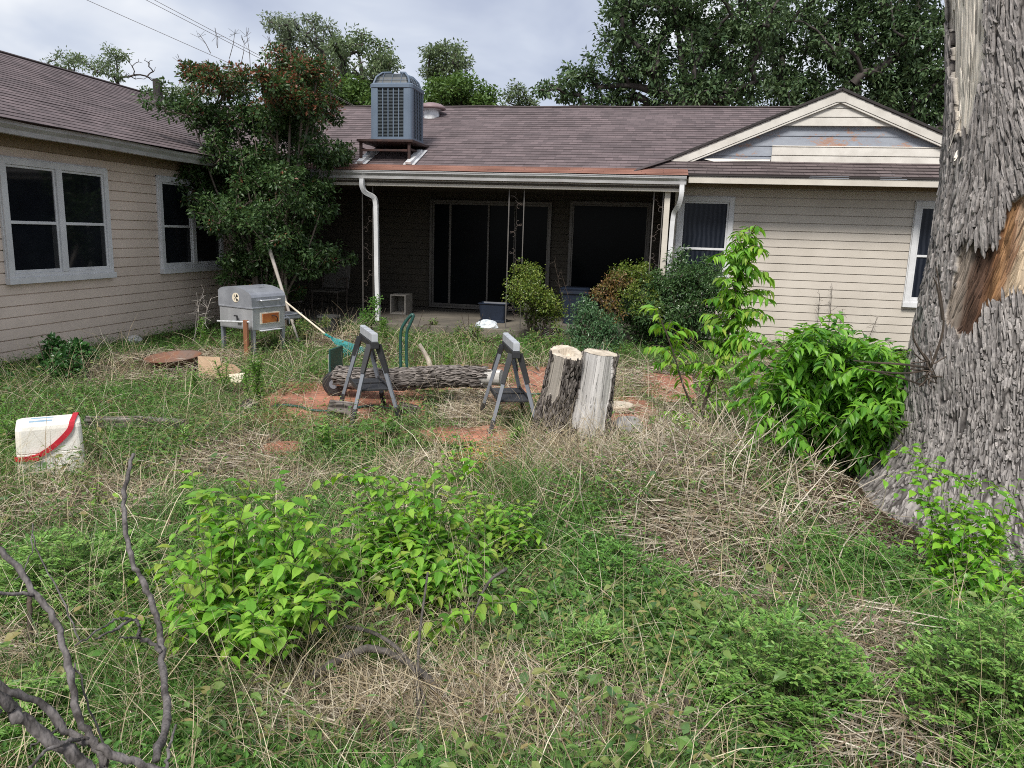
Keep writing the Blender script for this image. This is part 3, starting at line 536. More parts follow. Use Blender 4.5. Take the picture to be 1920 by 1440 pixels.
for x_, y_, sx, sy_ in ((ax0, ay0, 1, 1), (ax1, ay0, -1, 1), (ax0, ay1, 1, -1), (ax1, ay1, -1, -1)):
    q = rrect(0, .115, 0, .115, .09) if 0 else None
    pts = [(x_+sx*a, y_+sy_*b) for a, b in [(0, .13), (0, .06), (.012, .03), (.03, .012), (.06, 0), (.13, 0)]]
    v = np.array([(a, b, z) for z in (az0+.03, az0+.74) for a, b in pts]); g.add(v, None, [(i, i+1, i+7, i+6) for i in range(5)])
g.build('cabinet', m_ac, ac)
g = Geo(); k = 6
for i in range(k):          # vertical bars and fine louvres on the sides
    f = .13+(.72-.26)*i/(k-1)
    for O_, u_, n_ in ((V3(ax0, ay0, 0), UX, -UY), (V3(ax1, ay0, 0), UY, UX), (V3(ax0, ay1, 0), UX, UY), (V3(ax0, ay0, 0), UY, -UX)): g.obox(O_, u_, UZ, n_, f-.009, f+.009, az0+.04, az0+.74, -.02, -.004)
g.build('guard_bars', m_ac, ac)
g = Geo()
for i in range(34):
    z = az0+.05+i*.0203
    for O_, u_, n_ in ((V3(ax0, ay0, 0), UX, -UY), (V3(ax1, ay0, 0), UY, UX)): g.obox(O_, u_, UZ, n_, .12, .61, z, z+.006, -.028, -.012, .001)
g.build('louvres', M_('louvre_grey', (.12, .15, .17), (.08, .10, .115), sc=5, rough=.5), ac)
g = Geo(); loft(g, [ring(.05, az0+.81), ring(.09, az0+.90), ring(.17, az0+.965), ring(.28, az0+.985)]); g.build('top_grille', m_acdark, ac)
g = Geo()
for sx, sy_ in ((1, 1), (-1, 1), (1, -1), (-1, -1)):
    x_, y_ = (ax0 if sx > 0 else ax1), (ay0 if sy_ > 0 else ay1); g.tube([(x_+sx*a, y_+sy_*a, az0+b) for a, b in ((.05, .81), (.085, .905), (.16, .975), (.28, 1.0))], .017, 6)
for i in range(1, 4):
    f = .05+.62*i/4
    for P0, P1 in (((f, .045), (f, .165)), ((.675, f), (.555, f))): g.tube([(ax0+P0[0], ay0+P0[1], az0+.815), (ax0+(P0[0]*.6+P1[0]*.4), ay0+(P0[1]*.6+P1[1]*.4), az0+.92), (ax0+P1[0], ay0+P1[1], az0+.972)], .005, 4)
for z, i_ in ((.86, .07),): 
    r_ = ring(i_-.006, az0+z); g.tube(r_+[r_[0]], .003, 4, cap=False)
g.build('top_frame', m_ac, ac); ac.scale = (1, 1, 1.11)
vy = 15.25; vx = PY(809, 215, vy)[0]
g = Geo(); zb = rz(vy); g.rev([(.17, -.1), (.15, .1), (.22, .13)], (vx, vy, zb), 20); vv = tag(g.build('roof_vent', m_flash, loc=(vx, vy, zb)), 'mauve mushroom roof vent behind the air conditioner', 'vent')
g = Geo(); g.rev([(.0, .255), (.10, .25), (.2, .225), (.27, .18), (.285, .14), (.26, .125), (.0, .125)], (vx, vy, zb), 26); g.build('vent_cap', m_vent, vv, smooth=True)
# ------------------------------------------------------------------ bark cylinders, trunk, logs
def furrow(a, b, seed, warp=.35):
    # interlacing bark ridges: a runs across (ridge units), b runs along
    w = fbm(np.stack([a*.35, b*.8, a*0+seed], -1), 2)*2-1
    n = vn(np.stack([a+warp*3*w, b, a*0+seed+5], -1)); r = 1-np.abs(2*n-1)*1.0
    n2 = vn(np.stack([a*2.1+w, b*2.3, a*0+seed+9], -1))
    h = np.clip(1.25*(1-np.abs(2*n-1)**.8)*-1+1.25, 0, 1)
    return np.clip(h*.75+n2*.35, 0, 1)
def plates(g, P, T, N, Ln, Wd, Th, wc=None):
    # raised elongated bark plates with flat tops and ragged ends
    n = len(P); T = nrm(T); S = nrm(np.cross(N, T)); N = np.cross(T, S); u = np.array([-.5, -.33, 0, .3, .5]); ww = np.array([.18, .78, 1., .8, .15]); ac_ = np.array([-1, -.55, .5, 1.]); hh_ = np.array([-.45, 1, .92, -.45]); tt_ = np.array([-.1, .85, 1., .9, -.15])
    U = (u+R.normal(size=(n, 5))*.05)*Ln[:, None]; Wj = ww*R.uniform(.7, 1.25, (n, 5))*Wd[:, None]/2; off = np.cumsum(R.normal(size=(n, 5))*.10, 1)*Wd[:, None]
    H_ = hh_[None, None]*tt_[None, :, None]*R.uniform(.6, 1.25, (n, 5, 4))*Th[:, None, None]
    X = off[:, :, None]+ac_[None, None]*Wj[:, :, None]*R.uniform(.85, 1.15, (n, 5, 4))
    v = P[:, None, None]+T[:, None, None]*U[:, :, None, None]+S[:, None, None]*X[..., None]+N[:, None, None]*H_[..., None]
    q = np.array([(i*4+j, i*4+j+1, i*4+j+5, i*4+j+4) for i in range(4) for j in range(3)])
    tone = np.repeat(R.uniform(.5, 1.05, n), 20).reshape(n, 5, 4)*np.array([.15, 1, 1, .15])
    g.add(v.reshape(-1, 3), None, (np.arange(n)[:, None, None]*20+q[None]).reshape(-1, 4), h=tone.ravel(), wood=np.full(n*20, 0. if wc is None else 1.), wcol=np.zeros((n*20, 3)) if wc is None else np.repeat(wc, 20, 0))
def barklog(name, P, r, mat, parent=None, loc=None, k=90, rows=80, amp=.012, per=.045, lon=.16, seed=1, woodf=None, lump=.08, caps=True, hollow=None, capmat=None, pl=None):
    # P: axis points, r: radii; returns object of bark, adds cut faces as children
    P = np.asarray(P, float); s = np.linspace(0, 1, len(P)); t = np.linspace(0, 1, rows)
    A = np.stack([np.interp(t, s, P[:, i]) for i in range(3)], -1); rr = np.interp(t, s, np.broadcast_to(r, len(P)))
    T = nrm(np.gradient(A, axis=0)); ref = V3(1, .01, 0) if abs(T[:, 2]).mean() > .6 else V3(0, 0, 1)
    U = nrm(np.cross(T, ref)); B = np.cross(T, U); th = np.arange(k)*2*np.pi/k; Ln = np.linalg.norm(np.diff(A, axis=0), axis=1).sum()
    tt, hh = np.meshgrid(t, th, indexing='ij'); rm = rr.mean(); m = 2*np.pi*rm/per
    # periodic around: sample noise on a circle of matching length
    q = m/(2*np.pi); a = np.cos(hh)*q; b2 = np.sin(hh)*q
    n = vn(np.stack([a, b2, tt*Ln/lon+seed], -1)+seed*3.7); n2 = vn(np.stack([a*2.3, b2*2.3, tt*Ln/lon*2.2+seed*5], -1))
    w = fbm(np.stack([a*.5, b2*.5, tt*Ln/lon*.6+seed*2], -1), 2); n = vn(np.stack([a+1.0*w, b2+1.0*w, tt*Ln/lon+seed], -1)+seed*3.7)
    h = np.clip(np.abs(2*n-1)*1.5, 0, 1)*.75+n2*.3
    wood = np.zeros_like(h); wc = np.ones(h.shape+(3,))*V3(.52, .49, .45)
    if woodf is not None: wood, wc = woodf(tt, hh, A, h)
    big = (vn(np.stack([np.cos(hh)*1.3, np.sin(hh)*1.3, tt*Ln*2.2+seed*11], -1))-.5)*lump
    R_ = rr[:, None]*(1+big) + amp*(h-.5)*(1-wood) - amp*.9*wood
    v = A[:, None] + R_[..., None]*(np.cos(hh)[..., None]*U[:, None]+np.sin(hh)[..., None]*B[:, None])
    g = Geo(); i = np.arange(rows-1)[:, None]*k; j = np.arange(k)[None]; j2 = (j+1) % k
    g.add(v.reshape(-1, 3), None, np.stack([i+j, i+j2, i+k+j2, i+k+j], -1).reshape(-1, 4), h=h.ravel(), wood=wood.ravel(), wcol=wc.reshape(-1, 3))
    if pl:
        pw, pln, pth = pl; nc = max(6, int(2*np.pi*rm/pw)); nr_ = max(4, int(Ln/(pln*.62))); iu, iv = np.meshgrid(np.arange(nc), np.arange(nr_), indexing='ij'); fu = ((iu+R.uniform(-.35, .35, iu.shape))/nc).ravel() % 1; fv = np.clip((iv+.5*(iu % 2)+R.uniform(-.4, .4, iu.shape)+.3)/nr_, .01, .99).ravel()
        a0 = (fv*(rows-1)).astype(int); b0 = (fu*k).astype(int) % k; ok = wood[a0, b0] < .5; a0, b0 = a0[ok], b0[ok]; m_ = len(a0)
        plates(g, v[a0, b0], T[a0]+rdir(m_)*.12, nrm(v[a0, b0]-A[a0]), pln*R.uniform(.6, 1.3, m_), pw*R.uniform(.7, 1.2, m_), pth*R.uniform(.5, 1.2, m_))
    o = g.build(name, mat, parent, loc)
    if caps:
        for e in (0, rows-1):
            c = v[e].mean(0); Tn = T[e]*(1 if e else -1); rings = []; fr = [1, .8, .55, .3, .08]
            for f in fr:
                d = 0
                if hollow and e and f < .5: d = hollow
                rings.append(c+(v[e]-c)*f + Tn*(.002+.006*(vn(np.stack([v[e][:, 0]*30, v[e][:, 1]*30, v[e][:, 2]*0+f*9], -1))[:, None]-.5)) - Tn*d)
            g = Geo(); vv = np.vstack(rings+[rings[-1].mean(0)[None]]); n_ = len(fr); i = np.arange(n_-1)[:, None]*k
            g.add(vv, [((n_-1)*k+a, (n_-1)*k+(a+1) % k, n_*k) for a in range(k)], np.stack([i+j, i+j2, i+k+j2, i+k+j], -1).reshape(-1, 4)); g.build('cut_face', capmat or m_cut, o if parent is None else parent)
    return o
# the great trunk on the right
hs = np.array([-.3, -.02, .05, .15, .30, .45, .7, 1.0, 1.5, 2.0, 2.5, 3.0, 4.2, 6.0, 7.0]); lf = np.array([1.02, 1.17, 1.29, 1.37, 1.43, 1.47, 1.51, 1.525, 1.56, 1.57, 1.55, 1.48, 1.30, 1.1, 1.0]); rd = np.array([1.05, .90, .82, .76, .70, .665, .63, .605, .585, .57, .56, .555, .50, .42, .36])
zz = np.concatenate([np.arange(-.3, 3.35, .0062), np.arange(3.36, 7.0, .035)]); k = 1300; th = np.arange(k)*2*np.pi/k
tt, hh = np.meshgrid(zz, th, indexing='ij'); rr = np.interp(tt, hs, rd); 
_r = np.interp(zz, hs, rd); _c = np.interp(zz, hs, lf)+_r; _oy = [-900, 0, 200, 350, 500, 600, 680, 760, 800, 850, 900, 930, 955, 985, 1100]; _ox = [1720, 1772, 1770, 1760, 1735, 1715, 1700, 1690, 1680, 1662, 1635, 1612, 1588, 1560, 1540]
_t = np.linspace(2.4, 5.2, 60)
for _ in range(12):
    _p = np.stack([_c[:, None]+(_r[:, None]+.015)*np.cos(_t), 5.12+(_r[:, None]+.015)*np.sin(_t), zz[:, None]+0*_t], -1); _x, _y = proj(_p.reshape(-1, 3)); _x = _x.reshape(len(zz), -1); _y = _y.reshape(len(zz), -1); _k = _x.argmin(1); _i = np.arange(len(zz))
    _c = _c + np.where(zz < 3.3, (np.interp(_y[_i, _k], _oy, _ox)-_x[_i, _k])*.0033, 0)
_c = np.where(zz > 3.25, np.interp(zz, [3.25, 7], [_c[np.searchsorted(zz, 3.25)], 1.75]), _c)
cxx = np.broadcast_to(_c[:, None], tt.shape); cyy = 5.12+0*tt+np.clip(tt-3, 0, 9)*.05
flare = np.exp(-np.clip(tt, 0, 9)/.33); lob = np.cos(5*hh-1.178)*.6+np.cos(3*hh-1.963)*.4
Rb = rr*(1+.10*flare*lob+.05*(fbm(np.stack([np.cos(hh)*1.2, np.sin(hh)*1.2, tt*1.1], -1), 2)-.5))
q = 3.6/.030/(2*np.pi); a, b = np.cos(hh)*q, np.sin(hh)*q; zl = tt/.105
w = fbm(np.stack([a*.30, b*.30, zl*.45], -1), 2)-.5; w2 = vn(np.stack([a*.55+7, b*.55, zl*1.0], -1))-.5
n = vn(np.stack([a+2.2*w+1.1*w2, b+2.2*w-1.1*w2, zl+.8*w2], -1)); n2 = vn(np.stack([a*1.7+w*2, b*1.7, zl*2.4], -1)); n3 = vn(np.stack([a*3.5, b*3.5, zl*7], -1))
f1 = np.clip(np.abs(2*n-1)*2.1, 0, 1); f2 = np.clip(np.abs(2*n2-1)*2.6, 0, 1)
hb = np.clip((f1**.9)*(.58+.42*f2)*.86+n3*.20-.04, 0, 1)
def root(h0, wd, am, zl_): return am*np.exp(-(np.angle(np.exp(1j*(hh-h0)))/wd)**2)*np.exp(-np.clip(tt+.02, 0, 9)/zl_)
Rb = Rb + root(3.42, .30, .36, .19) + root(3.05, .24, .14, .25) + root(4.15, .3, .16, .15) + root(4.9, .35, .22, .14) + root(2.4, .3, .2, .15)
dirx, diry = np.cos(hh), np.sin(hh); P0 = np.stack([cxx+Rb*dirx, cyy+Rb*diry, tt], -1)
px, py = proj(P0.reshape(-1, 3)); px = px.reshape(tt.shape); py = py.reshape(tt.shape); front = (dirx*(0-cxx)+diry*(0-cyy)) > .0
jx = px + 14*(fbm(P0*V3(9, 9, 5), 3)-.5) + 10*(n2-.5); jy = py + 26*(fbm(P0*V3(9, 9, 5)+40, 3)-.5)
W1 = [(1700, -400), (1846, -400), (1845, -5), (1842, 60), (1846, 128), (1832, 190), (1816, 250), (1800, 262), (1788, 235), (1784, 150), (1778, 60), (1700, -5)]
W2 = [(1886, 380), (1876, 427), (1865, 458), (1839, 468), (1822, 446), (1798, 463), (1796, 474), (1787, 522), (1775, 569), (1772, 616), (1780, 619), (1796, 635), (1829, 622), (1834, 597), (1862, 564), (1890, 550), (1930, 550), (2010, 520), (2030, 330), (1960, 320), (1915, 365)]
w1 = inpoly(jx, jy, W1) & front; w2m = inpoly(jx, jy, W2) & front
gr = vn(P0*V3(26, 26, 3)); gr2 = fbm(P0*V3(60, 60, 4)+9, 3)
s2 = px+(py-500)*.22+26*(gr-.5)+24*(gr2-.5)
cols = [(1760, (.20, .17, .145)), (1800, (.24, .20, .165)), (1818, (.10, .06, .042)), (1843, (.075, .042, .028)), (1858, (.15, .075, .038)), (1872, (.27, .15, .07)), (1888, (.20, .115, .07)), (1900, (.46, .36, .25)), (1960, (.56, .46, .34)), (2100, (.48, .38, .28))]
wc2 = np.stack([np.interp(s2, [c[0] for c in cols], [c[1][i] for c in cols]) for i in range(3)], -1)*(.35+1.25*gr2)[..., None]
wc1 = (V3(.80, .73, .63)*(1-.35*(gr2[..., None] > .62))*(.8+.35*gr[..., None])); crack = (np.abs(px-(1779+.022*np.clip(py, 0, 300)+5*(gr-.5))) < 1.6) & (py > 20) & (py < 262)
wc1[crack] = (.06, .05, .045)
wcol = np.where(w2m[..., None], wc2, wc1); wood = (w1 | w2m).astype(float)
def blur(M, n):
    for _ in range(n): M = (M + np.roll(M, 1, 1) + np.roll(M, -1, 1) + np.roll(M, 1, 0) + np.roll(M, -1, 0))/5
    return M
deep = blur(np.where(w2m, np.interp(s2, [1760, 1800, 1830, 1860, 1885, 1920, 2000], [.028, .035, .05, .045, .035, .03, .03]), 0.), 3) + np.where(w1, .02, 0) + w2m*.035*(gr-.5)
amp = .012*(1-.3*flare)
Rf = Rb + amp*(hb-.5)*(1-wood) - deep - wood*.012*gr2 - (crack & w1)*.02
kn = np.exp(-(((px-1748)/16)**2+((py-690)/18)**2))*front; Rf = Rf+.05*kn*(1+.6*(n2-.5))
v = np.stack([cxx+Rf*dirx, cyy+Rf*diry, tt], -1); g = Geo(); rows = len(zz); i = np.arange(rows-1)[:, None]*k; j = np.arange(k)[None]; j2 = (j+1) % k
g.add(v.reshape(-1, 3), [((rows-1)*k+a_, (rows-1)*k+(a_+1) % k, (rows-1)*k) for a_ in range(1, k-1)], np.stack([i+j, i+j2, i+k+j2, i+k+j], -1).reshape(-1, 4), h=hb.ravel(), wood=wood.ravel(), wcol=wcol.reshape(-1, 3))
hgt = np.concatenate([np.arange(-.25, 3.4, .034), np.arange(3.45, 6.9, .12)]); cu = 215
iu, iv = np.meshgrid(np.arange(cu), np.arange(len(hgt)), indexing='ij'); fz = (hgt[iv]+.023*(iu % 2)+R.uniform(-.02, .02, iu.shape)).ravel(); ft = ((iu+R.uniform(-.35, .35, iu.shape))/cu*2*np.pi).ravel() % (2*np.pi)
a0 = np.clip(np.searchsorted(zz, fz), 1, rows-2); b0 = (ft/(2*np.pi)*k).astype(int) % k; fur = vn(P0[a0, b0]*V3(13, 13, 2.1)+5); ok = (blur(wood, 2)[a0, b0] < .25) & (np.abs(fur-.5) > .035+.03*R.random(len(a0))); a0, b0 = a0[ok], b0[ok]; m_ = len(a0)
tv = nrm(v[a0+1, b0]-v[a0-1, b0]); tz = nrm(P0[np.clip(a0+9, 0, rows-1), b0]-P0[np.clip(a0-9, 0, rows-1), b0]); hx = nrm(P0[a0, (b0+9) % k]-P0[a0, (b0-9) % k]); fl = (vn(v[a0, b0]*V3(2.2, 2.2, 1.5)+3)-.5)*1.0
zf = v[a0, b0][:, 2]; sc_ = np.clip(.62+.30*zf, .62, 1.15)
lfn = .55+.95*vn(P0[a0, b0]*V3(3, 3, 2)+11); 
plates(g, v[a0, b0]+nrm(np.cross(hx, tz))*.002, tz+hx*fl[:, None]*1.1+rdir(m_)*.07, nrm(np.cross(hx, tz))+rdir(m_)*.06, .082*sc_*R.uniform(.35, 1.7, m_)*lfn, np.where(zf > 3.4, .032, .0195)*R.uniform(.45, 1.45, m_)*(.6+.4*lfn), .0115*R.uniform(.4, 1.4, m_))
for msk, nn_, sl_, lr_, wr_ in ((w2m, 330, -.22, (.05, .22), (.004, .016)), (w1, 70, -.03, (.10, .40), (.006, .03))):
    ai, bi = np.nonzero(msk & (zz[:, None] < 3.3)); pk = R.integers(0, len(ai), nn_); ai, bi = ai[pk], bi[pk]; ai = np.clip(ai, 9, rows-10)
    tz2 = nrm(v[ai+8, bi]-v[ai-8, bi]); hx2 = nrm(v[ai, (bi+6) % k]-v[ai, (bi-6) % k]); dr = np.sign((hx2@cx_))[:, None]
    plates(g, v[ai, bi], tz2-hx2*dr*sl_+rdir(nn_)*.07, nrm(np.cross(hx2, tz2)), R.uniform(*lr_, nn_), R.uniform(*wr_, nn_), R.uniform(.003, .007, nn_)*(1 if sl_ < -.1 else .5), wcol[ai, bi]*R.uniform(.45, 1.5, nn_)[:, None])
tr = thing('old_tree', 'huge grey furrowed tree trunk with a torn orange brown wound and bare pale wood above', 'tree', (2.1, 5.12, 0))
trunk = g.build('trunk', m_bark, tr)
def hvl(p): return gz(p[..., 0], p[..., 1])
g = Geo()
tws = [[(1742, 690), (1690, 683), (1640, 680), (1600, 676)], [(1742, 692), (1700, 700), (1650, 697), (1610, 690)], [(1745, 690), (1768, 620), (1765, 560), (1755, 500)], [(1768, 600), (1758, 540), (1750, 520)], [(1742, 694), (1730, 720), (1700, 712), (1625, 692)], [(1745, 686), (1715, 640), (1712, 612)]]
for q in tws:
    P = [PY(x_, y_, 4.60-.25*(x_ < 1700)) for x_, y_ in q]; g.tube(smoothp(P, 5), np.linspace(.008, .003, 5*(len(q)-1)+1), 5)
for i in range(16):
    c = PY(1745+R.normal()*7, 690+R.normal()*9, 4.50); d = rdir(1)[0]*.09; g.tube([c, c+d*.5+R.normal(size=3)*.02, c+d], .004, 4)
g.build('dead_vine', m_twigd, tr)
# stumps, logs
def wf_face(a0, a1, col, top=None, z0=0., rag=.12):
    def f(tt, hh, A, h):
        j = (vn(np.stack([np.cos(hh)*4, np.sin(hh)*4, tt*5], -1))-.5)*rag*6
        d = np.angle(np.exp(1j*(hh-a0))); w = ((np.abs(d)+j*.35) < a1) & (tt+j*.25 > z0)
        n_ = vn(np.stack([np.cos(hh)*9, np.sin(hh)*9, tt*2.2], -1)); n2 = fbm(np.stack([np.cos(hh)*26, np.sin(hh)*26, tt*3], -1), 3)
        wc = (np.array(col)*(.62+.5*n_[..., None])*(.75+.5*n2[..., None])); wc = np.where((np.abs(n_-.5) < .02)[..., None], wc*.35, wc)
        return w.astype(float), wc
    return f
def stump(label, b, t, r, wf, seed, hollow=None, rb=1.12):
    b = np.array(b, float); t = np.array(t, float); m_ = (b+t)/2
    o = barklog('stump_log', [b-(t-b)*.06, b+(t-b)*.2, m_, t], [r*rb*1.04, r*rb, r, r*.97], m_barkd, loc=b, k=210, rows=190, amp=.018, per=.024, lon=.07, seed=seed, woodf=wf, lump=.2, hollow=hollow, pl=(.019, .06, .008))
    tag(o, label, 'log', 'upright cut logs in the middle of the yard'); return o
def thf(vx, vy, P=None): return math.atan2(vy, vx)
# angles are about axes U = T x ref, B = T x U with ref ~ +x: U ~ +y, B ~ -x
def ang(dx, dy): return math.atan2(-dx, dy)
stump('dark barked upright log with a hollow ringed top, leaning right', (-.79, 6.14, -.02), (-.66, 5.95, .745), .138, wf_face(ang(-.45, -1), .42, (.46, .42, .37), z0=.70), 3, .05, 1.16)
stump('upright log with bark peeled to bare silvery wood, right of the dark one', (-.48, 6.06, -.02), (-.400, 6.04, .745), .150, wf_face(ang(-.0, -1), 1.02, (.58, .56, .54), z0=.30, rag=.16), 8, None, 1.12)
a_, b_ = PY(632, 712, 7.0), PY(940, 704, 6.9)
a_[2] = .20; b_[2] = .33
def wf_ends(tt, hh, A, h):
    n_ = vn(np.stack([np.cos(hh)*5, np.sin(hh)*5, tt*14], -1)); w = ((tt < .05+.05*n_) & (np.sin(hh-.8) > -.2)) | (tt > .86+.10*n_) | ((n_ > .80) & (np.abs(hh-2) < 1.6))
    return w.astype(float), np.ones(h.shape+(3,))*V3(.50, .48, .45)*(.75+.5*n_[..., None])
tag(barklog('long_log', smoothp([a_, a_*.66+b_*.34+V3(0, 0, -.02), a_*.33+b_*.67+V3(0, 0, .012), b_], 4), np.linspace(.104, .092, 13), m_barkd, loc=(a_+b_)/2*V3(1, 1, 0), k=120, rows=220, amp=.020, per=.026, lon=.09, seed=13, pl=(.02, .07, .009), woodf=wf_ends, lump=.16, capmat=M_('grey_cut', (.52, .50, .47), (.40, .38, .36), sc=8, rough=.9)), 'long rough log lying across between the two sawhorses', 'log')
a_, b_ = G(165, 806)+V3(0, 0, .05), G(348, 808)+V3(0, 0, .03)
tag(barklog('fallen_log', [a_, (a_+b_)/2+V3(0, .03, .01), b_], .065, m_barkd, loc=(a_+b_)/2*V3(1, 1, 0), k=70, rows=140, amp=.022, per=.03, lon=.3, seed=23, lump=.4, capmat=m_wood), 'thin dark splintered log in the grass beside the white cooler', 'log')
c = G(640, 785)
tag(barklog('log_chunk', [c+V3(-.12, .02, .08), c+V3(.08, .06, .05)], .085, m_barkd, loc=c, k=60, rows=50, amp=.02, per=.03, lon=.12, seed=33, lump=.2), 'short log chunk beside the left sawhorse', 'log')
c = G(765, 775)
tag(barklog('log_chunk', [c+V3(-.09, .05, .04), c+V3(.10, .0, .03)], .05, m_barkd, loc=c, k=60, rows=50, amp=.02, per=.02, lon=.2, seed=35, lump=.3, capmat=m_wood), 'weathered log chunk on the bricks under the long log', 'log')
c = G(952, 1392)
tag(barklog('branch_piece', [c+V3(-.13, -.03, .03), c+V3(-.02, .0, .075), c+V3(.12, .0, .075)], [.025, .03, .032], M_('x', (.3,)*3) and m_barkd, loc=c, k=40, rows=50, amp=.006, per=.03, lon=.1, seed=43, lump=.2, woodf=lambda tt, hh, A, h: (((tt > .6+.3*vn(np.stack([np.cos(hh)*2, np.sin(hh)*2, tt*4], -1))) & (np.cos(hh-4.7) < .5)).astype(float), np.ones(h.shape+(3,))*V3(.5, .45, .4))), 'short broken branch piece with a pale cut end near the bottom edge', 'branch')
c = G(470, 778)
tag(barklog('log_chunk', [c+V3(-.06, 0, .0), c+V3(.02, .02, .12)], [.10, .05], m_barkd, loc=c, k=50, rows=40, amp=.02, per=.02, lon=.2, seed=55, lump=.5, capmat=m_wood, woodf=lambda tt, hh, A, h: ((h > .45).astype(float), np.ones(h.shape+(3,))*V3(.46, .42, .38))), 'small pale weathered stump in the grass left of the bricks', 'log')
c = G(1155, 783); g = Geo(); g.rev([(.0, 0), (.13, 0), (.135, .05), (.125, .062), (0, .064)], c+V3(.02, .25, .02), 26); tag(g.build('wood_slab', m_cut, loc=c), 'pale round cut slab lying behind the grey rock', 'wood slab')
def rock(c, r, label, mat=m_rock, seed=0):
    u, v_ = np.meshgrid(np.linspace(0, 2*np.pi, 40, endpoint=False), np.linspace(-1, 1, 24)); s = np.sqrt(1-v_**2); d = np.stack([s*np.cos(u), s*np.sin(u), v_], -1)
    rr = 1+.5*(fbm(d*1.6+seed, 4)-.5); v = np.array(c)+V3(*r)*d*rr[..., None]; g = Geo(); i = np.arange(23)[:, None]*40; j = np.arange(40)[None]; j2 = (j+1) % 40
    g.add(v.reshape(-1, 3), None, np.stack([i+j, i+j2, i+40+j2, i+40+j], -1).reshape(-1, 4)); return tag(g.build('rock', mat, loc=c, smooth=True), label, 'rock')
c = G(1176, 822); rock(c+V3(0, .04, .08), (.125, .11, .105), 'round grey rock beside the upright logs', seed=4)
c = PX(250, 650, -7.05); rock(V3(-7.0, 9.25, .06), (.10, .12, .07), 'small white rock against the left wing wall', M_('white_rock', (.7, .68, .64), (.5, .48, .45), sc=8), seed=9)

# ------------------------------------------------------------------ tools and junk in the yard
def sawhorse(x0, y0, x1, y1, hgt=.78):
    near, far = V3(x0, y0, 0), V3(x1, y1, 0); ctr = (near+far)/2; u = nrm(far-near); w = V3(u[1], -u[0], 0); Ls = np.linalg.norm(far-near)
    t = thing('sawhorse', '', 'sawhorse', ctr, 'folding sawhorses in the yard'); g = Geo()
    g.obox(ctr, u, w, UZ, -Ls/2, Ls/2, -.027, .027, hgt-.07, hgt, .003)
    for i in range(5): g.obox(ctr, u, w, UZ, -Ls/2+.02+i*(Ls-.04)/4-.012, -Ls/2+.02+i*(Ls-.04)/4+.012, -.022, .022, hgt-.001, hgt+.006)
    g.build('top_rail', m_lgrey, t)
    g = Geo(); g.obox(ctr, u, w, UZ, -Ls/2-.006, Ls/2+.006, -.034, .034, hgt-.13, hgt-.072, .004)
    for e in (-1, 1):
        for s in (-1, 1):
            a = ctr+u*e*(Ls/2-.055)+w*s*.035+UZ*(hgt-.10); b = ctr+u*e*(Ls/2-.015)+w*s*.105+UZ*(hgt-.34); g.tube([a, b], [.034, .025], 4, tw=.78)
    g.build('hinge_body', m_black, t)
    for e in (-1, 1):
        for s in (-1, 1):
            a = ctr+u*e*(Ls/2-.05)+w*s*.055+UZ*(hgt-.18); b = ctr+u*e*(Ls/2+.05)+w*s*.215+UZ*-.01; g = Geo(); g.tube([a, b], [.022, .019], 4, tw=.78)
            lg = g.build('leg', m_greyp, t); f = a*.24+b*.76; g = Geo(); g.tube([f, b], [.026, .024], 4, tw=.78); g.build('foot', m_black, lg)
    g = Geo(); g.obox(ctr, u, w, UZ, -Ls/2+.05, Ls/2-.05, -.14, .14, .27, .29); g.obox(ctr, u, w, UZ, -Ls/2+.05, Ls/2-.05, -.14, -.125, .29, .31); g.obox(ctr, u, w, UZ, -Ls/2+.05, Ls/2-.05, .125, .14, .29, .31); g.obox(ctr, u, w, UZ, -.01, .01, -.125, .125, .29, .305)
    g.build('tray', m_black, t); return t
a_, b_ = G(703, 626, .78), G(680, 610, .78); sawhorse(a_[0], a_[1], a_[0]+(b_-a_)[0]*1.0, a_[1]+(b_-a_)[1]*1.0)['label'] = 'left folding sawhorse with grey top, in front of the left end of the long log'
a_, b_ = G(969, 643, .78), G(940, 617, .78); d = (b_-a_); d *= .62/np.linalg.norm(d); sawhorse(a_[0], a_[1], a_[0]+d[0], a_[1]+d[1])['label'] = 'right folding sawhorse with grey top, beside the upright logs'
# green hand truck lying behind the long log
c = V3(-2.75, 7.28, 0); t = thing('hand_truck', 'dark green hand truck with black wheels lying behind the long log', 'hand truck', c)
g = Geo(); fr = PY(632, 690, 7.2); g.obox(V3(fr[0], 7.2, 0), UX, UY, UZ, -.02, .0, -.16, .16, .10, .47, .006); g.build('toe_plate', m_green, t)
g = Geo(); g.obox(V3(fr[0]-.022, 7.12, .28), UX, UY, UZ, -.003, .0, -.07, .08, -.05, .14, .001); g.build('sticker', m_white, t)
for s in (-.17, .17):
    g = Geo(); g.rev([(.0, -.03), (.05, -.035), (.10, -.035), (.125, -.025), (.13, 0), (.125, .025), (.10, .035), (.05, .035), (0, .03)], V3(fr[0]+.05, 7.2+s, .13), 24, (0, 1, 0)); wl = g.build('wheel', m_black, t, smooth=False)
    g = Geo(); g.rev([(.0, -.04), (.045, -.042), (.05, .042), (.0, .04)], V3(fr[0]+.05, 7.2+s, .13), 16, (0, 1, 0)); g.build('hub', m_greyp, wl)
g = Geo()
for s in (-.1, .1): g.tube([(fr[0], 7.2+s, .15), (fr[0]+.45, 7.22+s*.7, .10), (fr[0]+.62, 7.22+s*.6, .12)], .016, 7)
for f in (.1, .3, .5): g.tube([(fr[0]+f, 7.1, .12), (fr[0]+f, 7.3, .12)], .013, 6)
g.build('frame', m_green, t)
